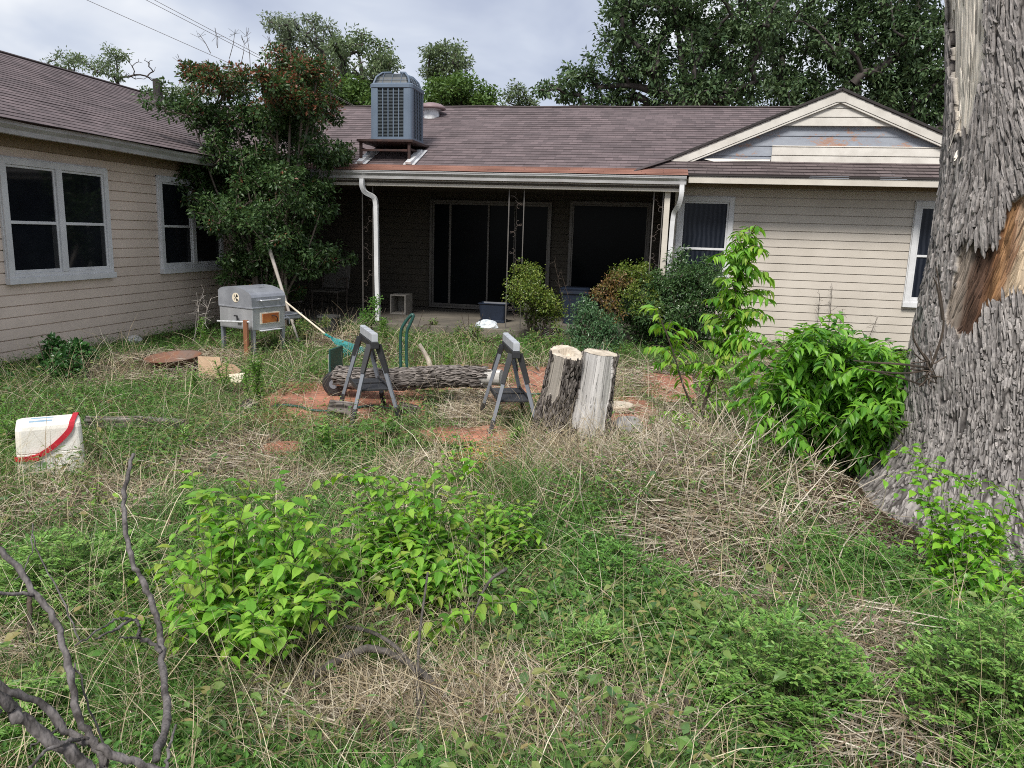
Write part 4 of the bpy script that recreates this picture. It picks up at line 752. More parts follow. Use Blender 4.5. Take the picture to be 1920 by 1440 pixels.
q = [PY(752, 712, 7.2), PY(751, 660, 7.2), PY(752, 622, 7.2), PY(760, 604, 7.2), PY(771, 591, 7.2), PY(775, 593, 7.2), PY(769, 608, 7.2), PY(763, 624, 7.2), PY(762, 660, 7.2), PY(764, 712, 7.2)]
g = Geo(); g.tube(smoothp(q, 6), .016, 8); g.build('handle', m_green, t, smooth=True)
c = G(795, 700); g = Geo(); g.tube(smoothp([PY(810, 705, 7.5), PY(803, 675, 7.5), PY(786, 645, 7.5)], 6), np.linspace(.03, .02, 13), 8); tag(g.build('broken_stick', m_cut, loc=c), 'pale broken stick standing up behind the long log', 'stick')
# steel smoker grill
o_ = V3(-5.11, 9.07, 0); ua = nrm(V3(-.93, .37, 0)); ub = nrm(V3(.27, .96, 0)); La, Lb = .66, .60
t = thing('smoker_grill', 'boxy grey steel smoker grill on legs with a curved lid', 'grill', o_+ua*.33+ub*.3)
g = Geo(); g.obox(o_, ua, ub, UZ, 0, La, 0, Lb, .31, .60, .008); body = g.build('firebox', m_steel2, t)
pr = [(0, .60), (0, .74), (.015, .775), (.05, .80), (.14, .835), (.27, .86), (.42, .865), (.55, .85), (.62, .83), (.66, .80), (.66, .60)]
g = Geo(); n_ = len(pr); v = [o_+ua*(a-.004 if a < .3 else a+.004)+ub*e+UZ*z for e in (-.008, Lb+.008) for a, z in pr]; g.add(v, [(n_-1, i+1, i) if s == 0 else (2*n_-1, n_+i, n_+i+1) for s in (0, 1) for i in range(n_-2)], [(i, i+1, n_+i+1, n_+i) for i in range(n_-1)]); lid = g.build('lid', m_steel, t)
g = Geo(); g.tube(smoothp([o_+ub*.14-ua*.01+UZ*.70, o_+ub*.15-ua*.06+UZ*.70, o_+ub*.45-ua*.06+UZ*.70, o_+ub*.46-ua*.01+UZ*.70], 5), .012, 8); g.build('handle', m_steel2, lid)
g = Geo(); g.obox(o_, ua, ub, UZ, -.012, .0, .0, Lb, .592, .612); g.obox(o_, ua, ub, UZ, -.0, La, -.012, .0, .592, .612); g.build('seam', m_steel, lid)
g = Geo(); c = o_+ua*.19+ub*.34+UZ*.853; g.tube([c+ub*-.05, c+ub*-.05+UZ*.03, c+ub*.05+UZ*.03, c+ub*.05], .006, 6); g.build('lid_loop', m_steel, lid)
cs = o_+ua*.30-ub*.012+UZ*.725; g = Geo(); g.rev([(0, .004), (.062, .004), (.062, 0)], cs, 24, -ub); vd = g.build('vent_disc', m_cream, lid)
for i in range(4):
    a = i*math.pi/2+.4; pts = [cs-ub*.006]+[cs-ub*.006+(ua*math.cos(a+da)+UZ*math.sin(a+da))*.052 for da in np.linspace(0, .8, 5)]; g = Geo(); g.add(pts, [(0, j+1, j) for j in range(1, 5)]); g.build('vent_hole', m_black, vd)
g = Geo(); g.obox(o_, ub, UZ, -ua, .14, .49, .385, .535, .0, .012); g.build('door', m_cream, body)
g = Geo(); g.obox(o_, ub, UZ, -ua, .165, .465, .40, .52, .010, .017); dd = g.build('rusty_panel', m_orange, body)
g = Geo(); g.tube(smoothp([o_+ub*.33-ua*.02+UZ*.49, o_+ub*.36-ua*.05+UZ*.485, o_+ub*.40-ua*.05+UZ*.46, o_+ub*.43-ua*.02+UZ*.40], 5), .007, 7); g.build('door_handle', m_rust, body)
g = Geo(); c = o_+ua*.26-ub*.01; g.obox(c, ua, UZ, -ub, -.05, .03, .405, .43, 0, .03); g.tube([c+UZ*.43-ub*.02, c+UZ*.49-ub*.03, c+ua*.05+UZ*.49-ub*.03], .012, 6); g.build('latch', m_black, body)
g = Geo(); g.obox(o_, ua, ub, UZ, -.05, .02, .12, .5, .295, .308); g.build('ash_tray', m_flash, body)
for a, b, m_ in ((.03, .03, m_steel), (La-.03, .03, m_greyp), (.03, Lb-.03, m_steel), (La-.03, Lb-.03, m_steel)):
    g = Geo(); g.obox(o_, ua, ub, UZ, a-.025, a+.025, b-.025, b-.018, -.02, .48 if a > .3 else .33, .002); g.obox(o_, ua, ub, UZ, a-.025, a-.018, b-.018, b+.025, -.02, .48 if a > .3 else .33, .002); g.build('leg', m_, t)
g = Geo(); g.obox(o_, ua, ub, UZ, .02, .30, Lb+.03, Lb+.34, .40, .455, .01); g.obox(o_, ua, ub, UZ, .015, .305, Lb+.02, Lb+.36, .455, .475, .006); g.tube([o_+ub*(Lb-.02)+UZ*.43, o_+ub*(Lb+.05)+UZ*.43], .014, 6); g.tube([o_+ub*(Lb)-ua*.02+UZ*.46, o_+ub*(Lb+.04)-ua*.04+UZ*.43, o_+ub*(Lb+.05)-ua*.03+UZ*.35], .007, 6); g.build('side_shelf', m_steel, t)
g = Geo(); g.obox(V3(-5.155, 8.98, 0), ua, ub, UZ, -.035, .035, -.02, .02, -.05, .46, .004); tag(g.build('wooden_stake', m_redwood, loc=(-5.155, 8.98, 0)), 'reddish wooden stake standing at the corner of the smoker grill', 'stake')
g = Geo(); g.tube([PY(408, 602, 9.22), PY(468, 604, 8.95)], .013, 8); tag(g.build('metal_pipe', m_flash, loc=PY(440, 603, 9.1)), 'thin white pipe fixed level between the smoker leg and the stake', 'pipe')
q = [(-5.10, 10.35, -.02), PY(505, 467, 10.55)]; g = Geo(); g.tube([np.array(q[0]), np.array(q[0])*.55+q[1]*.45, q[1]], [.017, .021, .027], 9); tag(g.build('wooden_pole', m_handle, loc=q[0]), 'pale wooden pole leaning up behind the smoker grill', 'pole')
a_, b_ = PY(528, 560, 10.0), G(612, 628, .22); e_ = G(672, 660, .06)
t = thing('rake', 'leaf rake with wooden shaft and teal plastic head, lying behind the smoker', 'rake', b_)
g = Geo(); g.tube([a_, b_], .013, 8); g.build('shaft', m_cream, t)
g = Geo(); d = nrm(e_-b_); s_ = nrm(np.cross(d, UZ)); g.tube([b_-d*.05, b_+d*.12], [.02, .016], 8)
for k_ in np.linspace(-1, 1, 13):
    g.tube(smoothp([b_+d*.08, b_+d*.3+s_*k_*.10, e_-d*.02+s_*k_*.22, e_+s_*k_*.24-UZ*.04], 3), .006, 4)
for f in (.45, .8): g.tube([b_+(e_-b_)*f+s_*k_*.22*f for k_ in (-1, -.5, 0, .5, 1)], .007, 4)
g.build('rake_head', m_teal, t)
# cooler
cb = nrm(V3(-.665, .747, 0)); ca = V3(cb[1], -cb[0], 0); c = G(99, 890)+cb*.14; c[2] = float(gz(c[0], c[1])); t = thing('foam_cooler', 'white foam cooler box with a red strap lying on its side', 'cooler', c)
g = Geo(); hw, hd, hh_ = .195, .15, .335
rings = [];
for z, ins in ((-.04, .012), (-.03, 0), (.0, 0), (.02, 0), (.145, .004), (.15, .010), (.155, .004), (hh_-.03, .008), (hh_-.008, .014), (hh_, .03)):
    rings.append([c+ca*x_+cb*y_+UZ*(z-.0+.02*(y_ > 0)*0) for x_, y_ in rrect(-hw+ins, hw-ins, -hd+ins, hd-ins, .035, 5)])
loft(g, rings); g.build('box', m_foam, t, smooth=False)
g = Geo(); q = [(-.205, -.10, .125), (-.19, -.152, .125), (-.10, -.157, .128), (-.02, -.155, .165), (.05, -.155, .22), (.115, -.152, .29), (.135, -.125, hh_+.004), (.15, .0, hh_+.004), (.165, .13, hh_+.004), (.167, .16, .31)]
P = smoothp([c+ca*x_+cb*y_+UZ*z for x_, y_, z in q], 5); side = np.gradient(P, axis=0); 
for i in range(len(P)):
    T_ = nrm(side[i]); N_ = nrm(V3(*( (-cb*1.0) if i < 30 else UZ))); S_ = nrm(np.cross(T_, N_))*.016
    if i == 0: vs = []
    vs += [P[i]-S_, P[i]+S_]
vs = np.array(vs); m_i = len(P); off_ = np.repeat(np.array([(-cb if i < 30 else UZ)*.004 for i in range(m_i)]), 2, 0)
g.add(np.vstack([vs+off_, vs]), None, [(2*i, 2*i+1, 2*i+3, 2*i+2) for i in range(m_i-1)]+[(2*m_i+2*i, 2*m_i+2*i+2, 2*m_i+2*i+3, 2*m_i+2*i+1) for i in range(m_i-1)]+[(2*i, 2*i+2, 2*m_i+2*i+2, 2*m_i+2*i) for i in range(m_i-1)]+[(2*i+1, 2*m_i+2*i+1, 2*m_i+2*i+3, 2*i+3) for i in range(m_i-1)])
sp_ = g.build('strap', m_red, t); g = Geo(); bc = c+ca*-.09-cb*.160+UZ*.128; g.obox(bc, ca, UZ, -cb, -.025, .025, -.022, .022, 0, .012, .006); g.build('buckle', m_red, sp_)
g = Geo(); g.obox(c, ca, cb, UZ, -.10, .03, .06, .085, hh_, hh_+.002, .0005); g.obox(c, ca, cb, UZ, -.11, .02, -.04, -.0, hh_, hh_+.002, .0005); g.build('printed_label', m_blue, t)
# fire bowl, cardboard
c = G(328, 690); g = Geo(); g.rev([(0, .055), (.12, .06), (.22, .09), (.285, .15), (.31, .155), (.312, .147), (.29, .138), (.23, .075), (.12, .04), (0, .035)], c-V3(0, 0, .01), 40, (-.05, -.08, 1)); tag(g.build('fire_bowl', M_('rusty_bowl', (.17, .12, .10), (.24, .10, .05), sc=5, rough=.7, metal=.2, det=9), loc=c, smooth=True), 'shallow rusty metal fire bowl in the grass by the left wing', 'fire bowl')
def sheet(P, th=.006):
    P = np.asarray(P, float); n = nrm(np.cross(P[1]-P[0], P[-1]-P[0])); g = Geo(); m_ = len(P); c_ = P.mean(0)
    v = np.vstack([P+n*th/2, P-n*th/2, c_+n*th/2, c_-n*th/2]); g.add(v, [(i, (i+1) % m_, 2*m_) for i in range(m_)]+[(m_+(i+1) % m_, m_+i, 2*m_+1) for i in range(m_)], [(i, m_+i, m_+(i+1) % m_, (i+1) % m_) for i in range(m_)]); return g
tag(sheet([PY(371, 668, 7.62), PY(412, 670, 7.62), PY(417, 697, 7.5), PY(412, 722, 7.42), PY(374, 718, 7.4)]).build('cardboard_flap', m_card, loc=G(390, 720)), 'upright brown cardboard piece beside the fire bowl', 'cardboard')
tag(sheet([PY(413, 680, 7.6), PY(440, 684, 7.62), PY(452, 695, 7.6), PY(445, 706, 7.48), PY(428, 720, 7.38), PY(412, 722, 7.4)]).build('cardboard_flap', M_('brown_card', (.33, .22, .14), (.27, .18, .11), sc=5, rough=.9), loc=G(430, 720)), 'darker curled cardboard piece right of the upright one', 'cardboard')
tag(sheet([PY(429, 702, 7.36), PY(459, 699, 7.36), PY(455, 712, 7.33), PY(447, 722, 7.28), PY(436, 724, 7.28)]).build('torn_board', m_cream, loc=G(445, 724)), 'torn cream coloured board in front of the cardboard', 'board')
# garden hose over the bricks
def hose(pts, label, r=.011, z=.03):
    P = smoothp([G(x_, y_)+V3(0, 0, z+float(gz(*G(x_, y_)[:2]))) for x_, y_ in pts], 6); g = Geo(); g.tube(P, r, 7); tag(g.build('garden_hose', m_green, loc=P[0], smooth=True), label, 'hose')
hose([(510, 770), (530, 766), (560, 768), (590, 775), (640, 772), (690, 765), (740, 768), (775, 764)], 'green garden hose lying on the bricks under the left sawhorse')
hose([(985, 745), (1010, 746), (1030, 744), (1060, 748)], 'short run of green hose between the right sawhorse and the logs')
# porch things
pz = .142
c = V3(-5.75, 12.9, pz); t = thing('garden_chair', 'dim metal chair with pale back in the dark left end of the porch', 'chair', c)
g = Geo(); g.obox(c, UX, UY, UZ, -.25, .25, -.22, .22, .40, .43); g.build('seat', m_alu, t); g = Geo(); g.obox(c, UX, nrm(V3(0, .25, 1)), nrm(V3(0, 1, -.25)), -.25, .25, .50, .95, .16, .18); g.build('backrest', m_alu, t)
for x_ in (-.24, .24):
    for y_ in (-.2, .2): g = Geo(); g.tube([c+V3(x_, y_, 0), c+V3(x_, y_*(1 if y_ < 0 else 1.2), .43 if y_ < 0 else .65)], .013, 6); g.build('leg', m_iron, t)
    g = Geo(); g.tube([c+V3(x_, -.22, .43), c+V3(x_, -.22, .62), c+V3(x_, .24, .64)], .013, 6); g.build('armrest', m_iron, t)
c = V3(-5.05, 11.3, .0); t = tag((lambda g: (g.rev([(0, 0), (.13, 0), (.17, .27), (.185, .27), (.185, .30), (.165, .30), (.14, .06), (0, .06)], c, 28), g)[1])(Geo()).build('flower_pot', m_terra, loc=c, smooth=False), 'large dark round flower pot at the left end of the porch', 'flower pot')
c = V3(-4.62, 13.55, pz); g = Geo()
for a, b in (((-.15, -.2, 0), (-.125, .2, .36)), ((.125, -.2, 0), (.15, .2, .36)), ((-.125, -.2, 0), (.125, .2, .025)), ((-.125, -.2, .335), (.125, .2, .36)), ((-.125, .18, .025), (.125, .2, .335))): g.box(c+V3(*a), c+V3(*b))
tag(g.build('pet_crate', M_('crate_grey', (.27, .25, .23), (.2, .19, .17), sc=6), loc=c), 'open fronted grey pet crate beside the sliding door', 'crate')
c = V3(-2.75, 13.0, pz); g = Geo(); g.box(c+V3(-.22, -.16, 0), c+V3(.22, .16, .04)); loft(g, [[c+V3(a, b, z) for a, b in rrect(-.24-q, .24+q, -.15-q, .15+q, .05)] for z, q in ((.03, -.03), (.30, .0), (.32, .02), (.33, .0), (.28, -.02))]); tag(g.build('planter_tub', m_navy, loc=c), 'dark rectangular planter tub on the porch by the iron post', 'planter')
c = V3(-1.38, 13.45, pz); t = thing('storage_bin', 'tall dark blue plastic bin on the porch', 'bin', c); g = Geo(); loft(g, [[c+V3(a, b, z) for a, b in rrect(-.22-q, .22+q, -.2-q, .2+q, .05)] for z, q in ((0, -.03), (.50, .02), (.53, .045), (.58, .045))]); g.build('tub', m_navy, t)
g = Geo(); loft(g, [[c+V3(a, b, z) for a, b in rrect(-.26-q, .26+q, -.24-q, .24+q, .05)] for z, q in ((.58, .0), (.61, .01), (.63, -.03))]); g.build('lid', m_navy, t)
c = PY(913, 603, 12.15); c[2] = pz; u, v_ = np.meshgrid(np.linspace(0, 2*np.pi, 30, endpoint=False), np.linspace(-.4, 1, 14)); s = np.sqrt(np.clip(1-v_**2, 0, 1)); d = np.stack([s*np.cos(u), s*np.sin(u), np.clip(v_, 0, 1)], -1); g = Geo(); i = np.arange(13)[:, None]*30; j = np.arange(30)[None]; j2 = (j+1) % 30
g.add((c+V3(.20, .12, .13)*d*(1+.45*(fbm(d*3, 3)-.5))[..., None]).reshape(-1, 3), None, np.stack([i+j, i+j2, i+30+j2, i+30+j], -1).reshape(-1, 4)); tag(g.build('plastic_bag', M_('white_film', (.72, .76, .80), (.5, .55, .6), sc=12, rough=.25), loc=c), 'crumpled white plastic bag on the porch edge', 'plastic bag')
c = V3(-1.62, 11.85, .1); g = Geo(); th_ = np.linspace(0, 9*np.pi, 150); g.tube(np.stack([c[0]+(.04+.0045*th_)*np.cos(th_), c[1]+.01*np.sin(th_*3), c[2]+.14+(.04+.0045*th_)*np.sin(th_)], -1), .006, 5); tag(g.build('wire_coil', m_handle, loc=c), 'pale coil of wire standing at the porch edge', 'wire coil')
g = sheet([PY(982, 568, 12.0), PY(992, 566, 12.05), PY(998, 606, 12.0), PY(985, 608, 11.95)], .02); tag(g.build('white_board', m_trim, loc=(-2.1, 12, .15)), 'small white board leaning under the porch shrub', 'board')
tag(dspout([(0, 0, 0), (0, 0, .01)], house), None); bpy.data.objects.remove(bpy.data.objects['downspout.002'])
# ------------------------------------------------------------------ trees and shrubs
def skel(stems, targets, seg=.35, wob=.06, arch=.10, upw=1.2):
    N, par, cnt, chains = [], [], [], []
    def put(p, q): N.append(np.array(p, float)); par.append(q); cnt.append(0); return len(N)-1
    base = np.array(stems[0][0], float)
    for s in stems:
        q = -1; ch = []
        for p in s: q = put(p, q); ch.append(q)
        chains.append(ch)
    T = np.asarray(targets); T = T[np.argsort(np.linalg.norm((T-base)*V3(1, 1, .6), axis=1))]
    for t in T:
        A = np.array(N); d = np.linalg.norm(A-t, axis=1) + upw*np.clip(A[:, 2]-t[2]+.05, 0, 9)
        i = int(np.argmin(d)); n = max(2, int(math.ceil(np.linalg.norm(A[i]-t)/seg))); a = A[i]; L_ = np.linalg.norm(t-a); ch = [i]; q = i
        for k in range(1, n+1):
            f = k/n; p = a+(t-a)*f + R.normal(size=3)*wob*L_*math.sin(math.pi*f) + UZ*arch*L_*math.sin(math.pi*f); q = put(p, q); ch.append(q)
        chains.append(ch); j = q
        while j >= 0: cnt[j] += 1; j = par[j]
    return np.array(N), np.array(cnt), chains
def limbs(g, S, r0, ex=.45, k=6, rmin=.004, rmax=9):
    N, cnt, chains = S
    for ch in chains:
        r = np.clip(r0*np.maximum(cnt[ch], 1)**ex, rmin, rmax)
        if len(ch) > 2: r[0] = min(r[0], r[1]*1.35)
        P = N[ch]; g.tube(P if len(P) < 3 else smoothp(P, 3), r if len(P) < 3 else np.interp(np.linspace(0, 1, (len(P)-1)*3+1), np.linspace(0, 1, len(P)), r), k, cap=False)
def cloud(c, rad, n):
    d = rdir(n); return np.asarray(c)+d*(R.random(n)**.42)[:, None]*np.asarray(rad)
def clumpleaves(g, C_, rc, n, ln, wd, out=None, T=T_DIA, droop=.25, flat=.75, upn=.9):
    C_ = np.asarray(C_); m = len(C_); rc = np.broadcast_to(rc, (m,))
    P = np.repeat(C_, n, 0) + rdir(m*n)*((R.random(m*n)**.5)*np.repeat(rc, n))[:, None]*V3(1, 1, flat)
    D = nrm(P-np.repeat(C_, n, 0))*.8 + rdir(m*n)*.8 - UZ*droop; N = rdir(m*n)*.75+UZ*upn
    s = R.uniform(.65, 1.25, m*n); leaves(g, P, D, N, ln*s, wd*s, T)
def tree(name, label, base, stems, lobes, rc, nl, ln, wd, mat, bark=None, r0=.012, cat='tree', group=None, seg=.5, extra=None, T=T_DIA, droop=.2, flat=.7, ex=.45, crown='crown', trunkn='trunk', arch=.08, rmax=9, k=6, wob=.06, bare=None):
    t = thing(name, label, cat, base, group); tg = np.vstack([cloud(c, r, n) for c, r, n in lobes])
    if bare is not None: tg2 = np.vstack([tg]+[cloud(c, r, n) for c, r, n in bare])
    else: tg2 = tg
    S = skel(stems, tg2, seg, arch=arch, wob=wob); g = Geo(); limbs(g, S, r0, ex, k=k, rmax=rmax); g.build(trunkn, bark or m_oakbark, t, smooth=True)
    g = Geo(); clumpleaves(g, tg, rc*R.uniform(.6, 1.25, len(tg)), nl, ln, wd, T=T, droop=droop, flat=flat); g.build(crown, mat, t)
    if extra: extra(t, tg, S)
    return t
# far trees behind the roof
def L_at(pts, Y, dz=0):     # (px, py, rx_px, ry_px, n) -> lobes at distance Y
    o = []
    for x_, y_, rx, ry, n in pts:
        c = PY(x_, y_, Y); s = Y/FP*1.02; o.append((c+V3(0, R.uniform(-.5, .5), dz), V3(rx*s, min(rx, ry)*s*1.0+.6, ry*s), n))
    return o
def stemto(bx, by, P): return [V3(bx, by, 0)]+[np.array(q) for q in P]
Yb = 26
b = PY(1300, 500, Yb); bx = b[0]
tree('oak_tree', 'broad dark oak behind the house with long limbs reaching left over the roof ridge', (bx, Yb, 0),
     [[V3(bx, Yb, 0), V3(bx+.1, Yb, 2.5), PY(1290, 190, Yb), PY(1275, 90, Yb), PY(1260, -40, Yb), PY(1250, -150, Yb)], [PY(1290, 190, Yb), PY(1240, 175, Yb), PY(1180, 160, Yb), PY(1120, 165, Yb)], [PY(1290, 190, Yb), PY(1330, 100, Yb), PY(1390, 20, Yb), PY(1420, -80, Yb)]],
     L_at([(1060, 165, 52, 24, 16), (1110, 135, 50, 22, 14), (1130, 190, 70, 20, 16), (1180, 120, 45, 40, 22), (1165, 60, 42, 45, 24), (1170, 0, 40, 40, 22), (1200, -60, 60, 50, 20), (1230, 160, 50, 40, 20), (1240, 90, 50, 40, 24), (1255, 10, 60, 50, 34), (1320, 40, 60, 60, 44), (1330, 130, 70, 50, 40), (1300, 185, 70, 25, 22), (1390, 70, 60, 60, 44), (1380, 165, 60, 40, 30), (1330, -70, 90, 50, 26), (1425, 10, 50, 60, 30)], Yb),
     .40, 66, .16, .08, m_oak, r0=.022, ex=.42)
Yb = 30; b = PY(1600, 500, Yb); bx = b[0]
tree('oak_tree', 'dark oak filling the sky above the gable of the right wing', (bx, Yb, 0),
     [[V3(bx, Yb, 0), V3(bx, Yb, 3.), PY(1600, 200, Yb), PY(1610, 100, Yb), PY(1600, -60, Yb), PY(1590, -170, Yb)], [PY(1600, 200, Yb), PY(1660, 160, Yb), PY(1740, 120, Yb), PY(1830, 90, Yb)], [PY(1605, 150, Yb), PY(1540, 80, Yb), PY(1490, 0, Yb), PY(1460, -80, Yb)]],
     L_at([(1470, 60, 60, 60, 34), (1480, 160, 60, 45, 30), (1540, 20, 60, 60, 36), (1560, 120, 60, 60, 36), (1500, 200, 70, 30, 22), (1620, 60, 60, 60, 40), (1640, 150, 60, 50, 36), (1690, 20, 60, 60, 36), (1710, 110, 60, 60, 40), (1700, 200, 70, 40, 34), (1760, 170, 50, 70, 34), (1780, 60, 70, 70, 40), (1740, 250, 60, 40, 26), (1600, -70, 120, 50, 40), (1740, -60, 90, 60, 36), (1860, 120, 80, 90, 40), (1880, 0, 80, 80, 30)], Yb),
     .46, 70, .18, .09, m_oak, r0=.026, ex=.42)
Yb = 27; bx = PY(585, 300, Yb)[0]
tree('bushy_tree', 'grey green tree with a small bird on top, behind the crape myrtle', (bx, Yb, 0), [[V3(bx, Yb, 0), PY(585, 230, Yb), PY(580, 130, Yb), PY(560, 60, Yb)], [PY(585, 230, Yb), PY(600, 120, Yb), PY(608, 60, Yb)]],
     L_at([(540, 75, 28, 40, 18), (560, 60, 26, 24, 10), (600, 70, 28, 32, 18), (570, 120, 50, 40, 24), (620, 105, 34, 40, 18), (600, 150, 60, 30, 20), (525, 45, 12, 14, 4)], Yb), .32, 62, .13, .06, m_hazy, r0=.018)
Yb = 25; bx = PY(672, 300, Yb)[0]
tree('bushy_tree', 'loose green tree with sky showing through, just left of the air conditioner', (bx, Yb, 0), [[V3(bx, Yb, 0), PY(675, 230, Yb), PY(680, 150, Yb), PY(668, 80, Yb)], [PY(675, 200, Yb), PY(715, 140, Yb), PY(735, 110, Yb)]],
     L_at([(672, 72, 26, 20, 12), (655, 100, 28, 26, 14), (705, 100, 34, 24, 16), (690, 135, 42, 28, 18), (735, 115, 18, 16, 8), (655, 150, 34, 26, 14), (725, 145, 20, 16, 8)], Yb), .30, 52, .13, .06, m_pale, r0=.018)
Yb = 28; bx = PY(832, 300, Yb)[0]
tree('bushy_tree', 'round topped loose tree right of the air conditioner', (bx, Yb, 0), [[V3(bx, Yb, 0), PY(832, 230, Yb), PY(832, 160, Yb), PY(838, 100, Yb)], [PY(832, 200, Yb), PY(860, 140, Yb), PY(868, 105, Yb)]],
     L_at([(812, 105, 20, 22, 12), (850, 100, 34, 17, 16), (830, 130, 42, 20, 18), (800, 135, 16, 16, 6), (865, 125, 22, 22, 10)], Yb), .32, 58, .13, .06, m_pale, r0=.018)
for lab, Yb, pts in (('lime green shrub tree low behind the roof, right of the air conditioner', 24, [(840, 165, 40, 26, 22), (880, 180, 36, 20, 18), (910, 190, 24, 14, 10), (850, 195, 70, 18, 20)]), ('lime green shrub tree low behind the roof, left of the air conditioner', 24, [(640, 180, 40, 22, 20), (680, 190, 30, 16, 14), (610, 190, 40, 16, 16), (665, 165, 22, 14, 8)])):
    bx = PY(pts[0][0], 300, Yb)[0]; tree('shrub_tree', lab, (bx, Yb, 0), [[V3(bx, Yb, 0), PY(pts[0][0], 250, Yb), PY(pts[0][0], 200, Yb)]], L_at(pts, Yb), .34, 100, .13, .07, m_lime, r0=.014)
Yb = 30; bx = PY(972, 300, Yb)[0]
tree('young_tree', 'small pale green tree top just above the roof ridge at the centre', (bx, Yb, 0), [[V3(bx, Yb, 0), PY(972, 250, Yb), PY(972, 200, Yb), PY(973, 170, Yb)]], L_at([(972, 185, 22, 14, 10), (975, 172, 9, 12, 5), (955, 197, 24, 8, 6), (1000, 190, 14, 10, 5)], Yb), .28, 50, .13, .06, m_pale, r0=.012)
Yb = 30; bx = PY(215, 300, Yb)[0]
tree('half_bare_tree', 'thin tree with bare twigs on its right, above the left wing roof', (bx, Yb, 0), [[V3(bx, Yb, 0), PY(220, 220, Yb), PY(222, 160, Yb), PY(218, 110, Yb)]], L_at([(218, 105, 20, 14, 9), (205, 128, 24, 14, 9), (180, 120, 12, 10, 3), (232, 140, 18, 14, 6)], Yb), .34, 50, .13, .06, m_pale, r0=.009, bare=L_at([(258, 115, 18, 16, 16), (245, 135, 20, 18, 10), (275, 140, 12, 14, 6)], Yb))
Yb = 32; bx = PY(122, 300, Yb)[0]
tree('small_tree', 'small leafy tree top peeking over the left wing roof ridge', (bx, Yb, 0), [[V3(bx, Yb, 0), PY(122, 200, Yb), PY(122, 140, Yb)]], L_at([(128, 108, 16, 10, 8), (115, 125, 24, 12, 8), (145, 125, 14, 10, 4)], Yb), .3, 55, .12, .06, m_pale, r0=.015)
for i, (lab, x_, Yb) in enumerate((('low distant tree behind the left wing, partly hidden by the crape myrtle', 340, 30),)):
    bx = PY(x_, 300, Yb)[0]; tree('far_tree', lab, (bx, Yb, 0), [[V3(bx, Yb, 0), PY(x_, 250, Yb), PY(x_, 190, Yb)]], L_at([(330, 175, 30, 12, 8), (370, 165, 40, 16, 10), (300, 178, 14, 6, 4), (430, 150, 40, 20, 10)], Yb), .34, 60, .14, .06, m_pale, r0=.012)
# bird on the tree top and overhead wires
c = PY(557, 50, 26.6); g = Geo(); g.rev([(0, -.16), (.05, -.12), (.085, -.02), (.08, .06), (.05, .12), (.045, .15), (.05, .19), (.03, .225), (0, .235)], c, 10, (-.5, 0, .85)); g.tube([c+V3(.06, 0, -.10), c+V3(.16, 0, -.24)], [.035, .02], 5); g.tube([c+V3(-.12, 0, .19), c+V3(-.17, 0, .18)], [.015, .003], 5)
tag(g.build('bird', m_black, loc=c, smooth=True), 'small black bird perched on the tree top', 'bird')
for lab, a_, b_ in (('lower overhead wire crossing the sky at upper left', (160, 0), (365, 92)), ('higher of the two close overhead wires in the sky', (285, 0), (440, 84)), ('lower of the two close overhead wires in the sky', (270, 0), (430, 84))):
    p, q = PY(*a_, 18), PY(*b_, 18); d = q-p; P = [p-d*1.2+d*3.4*f+V3(0, 2.5*f, -.5*math.sin(math.pi*f)*0) for f in np.linspace(0, 1, 12)]
    g = Geo(); g.tube(P, .0065, 5); tag(g.build('overhead_wire', m_twig, loc=p), lab, 'wire')
# crape myrtle: many upright stems in front of the porch corner
Yc = 11.3; bs = V3(-5.95, 11.3, 0)
tops = [(360, 220), (390, 110), (430, 130), (470, 200), (520, 150), (545, 90), (575, 110), (600, 120), (590, 220), (610, 290), (600, 400), (400, 400), (540, 480)]
stems = []
for i, (x_, y_) in enumerate(tops):
    e = PY(x_, y_, Yc+R.uniform(-.5, .4)); b0 = bs+V3(R.uniform(-.25, .25), R.uniform(-.2, .2), 0)
    stems.append(smoothp([b0, b0*.7+e*.3+V3(0, 0, .25)*(e[2] > 2)+V3((b0-e)[0]*.12, 0, 0), b0*.35+e*.65, e], 3))
lob = L_at([(366, 210, 14, 22, 14), (392, 145, 13, 22, 11), (358, 178, 7, 10, 3), (430, 158, 15, 32, 16), (400, 225, 26, 34, 30), (455, 220, 24, 34, 30), (464, 150, 6, 18, 5), (505, 165, 10, 24, 9), (543, 122, 14, 32, 19), (595, 138, 14, 26, 17), (565, 182, 38, 34, 52), (520, 235, 54, 44, 70), (600, 210, 24, 34, 22), (430, 290, 50, 50, 60), (585, 285, 40, 24, 34), (615, 280, 22, 18, 14), (375, 335, 38, 26, 34), (350, 345, 18, 18, 8), (410, 375, 36, 24, 28), (500, 320, 60, 50, 70), (570, 350, 40, 36, 44), (470, 400, 50, 46, 50), (545, 420, 50, 50, 54), (590, 400, 24, 20, 14), (480, 480, 50, 40, 40), (560, 490, 46, 34, 40), (600, 480, 22, 22, 12), (520, 545, 44, 24, 18), (455, 520, 24, 20, 12)], Yc)
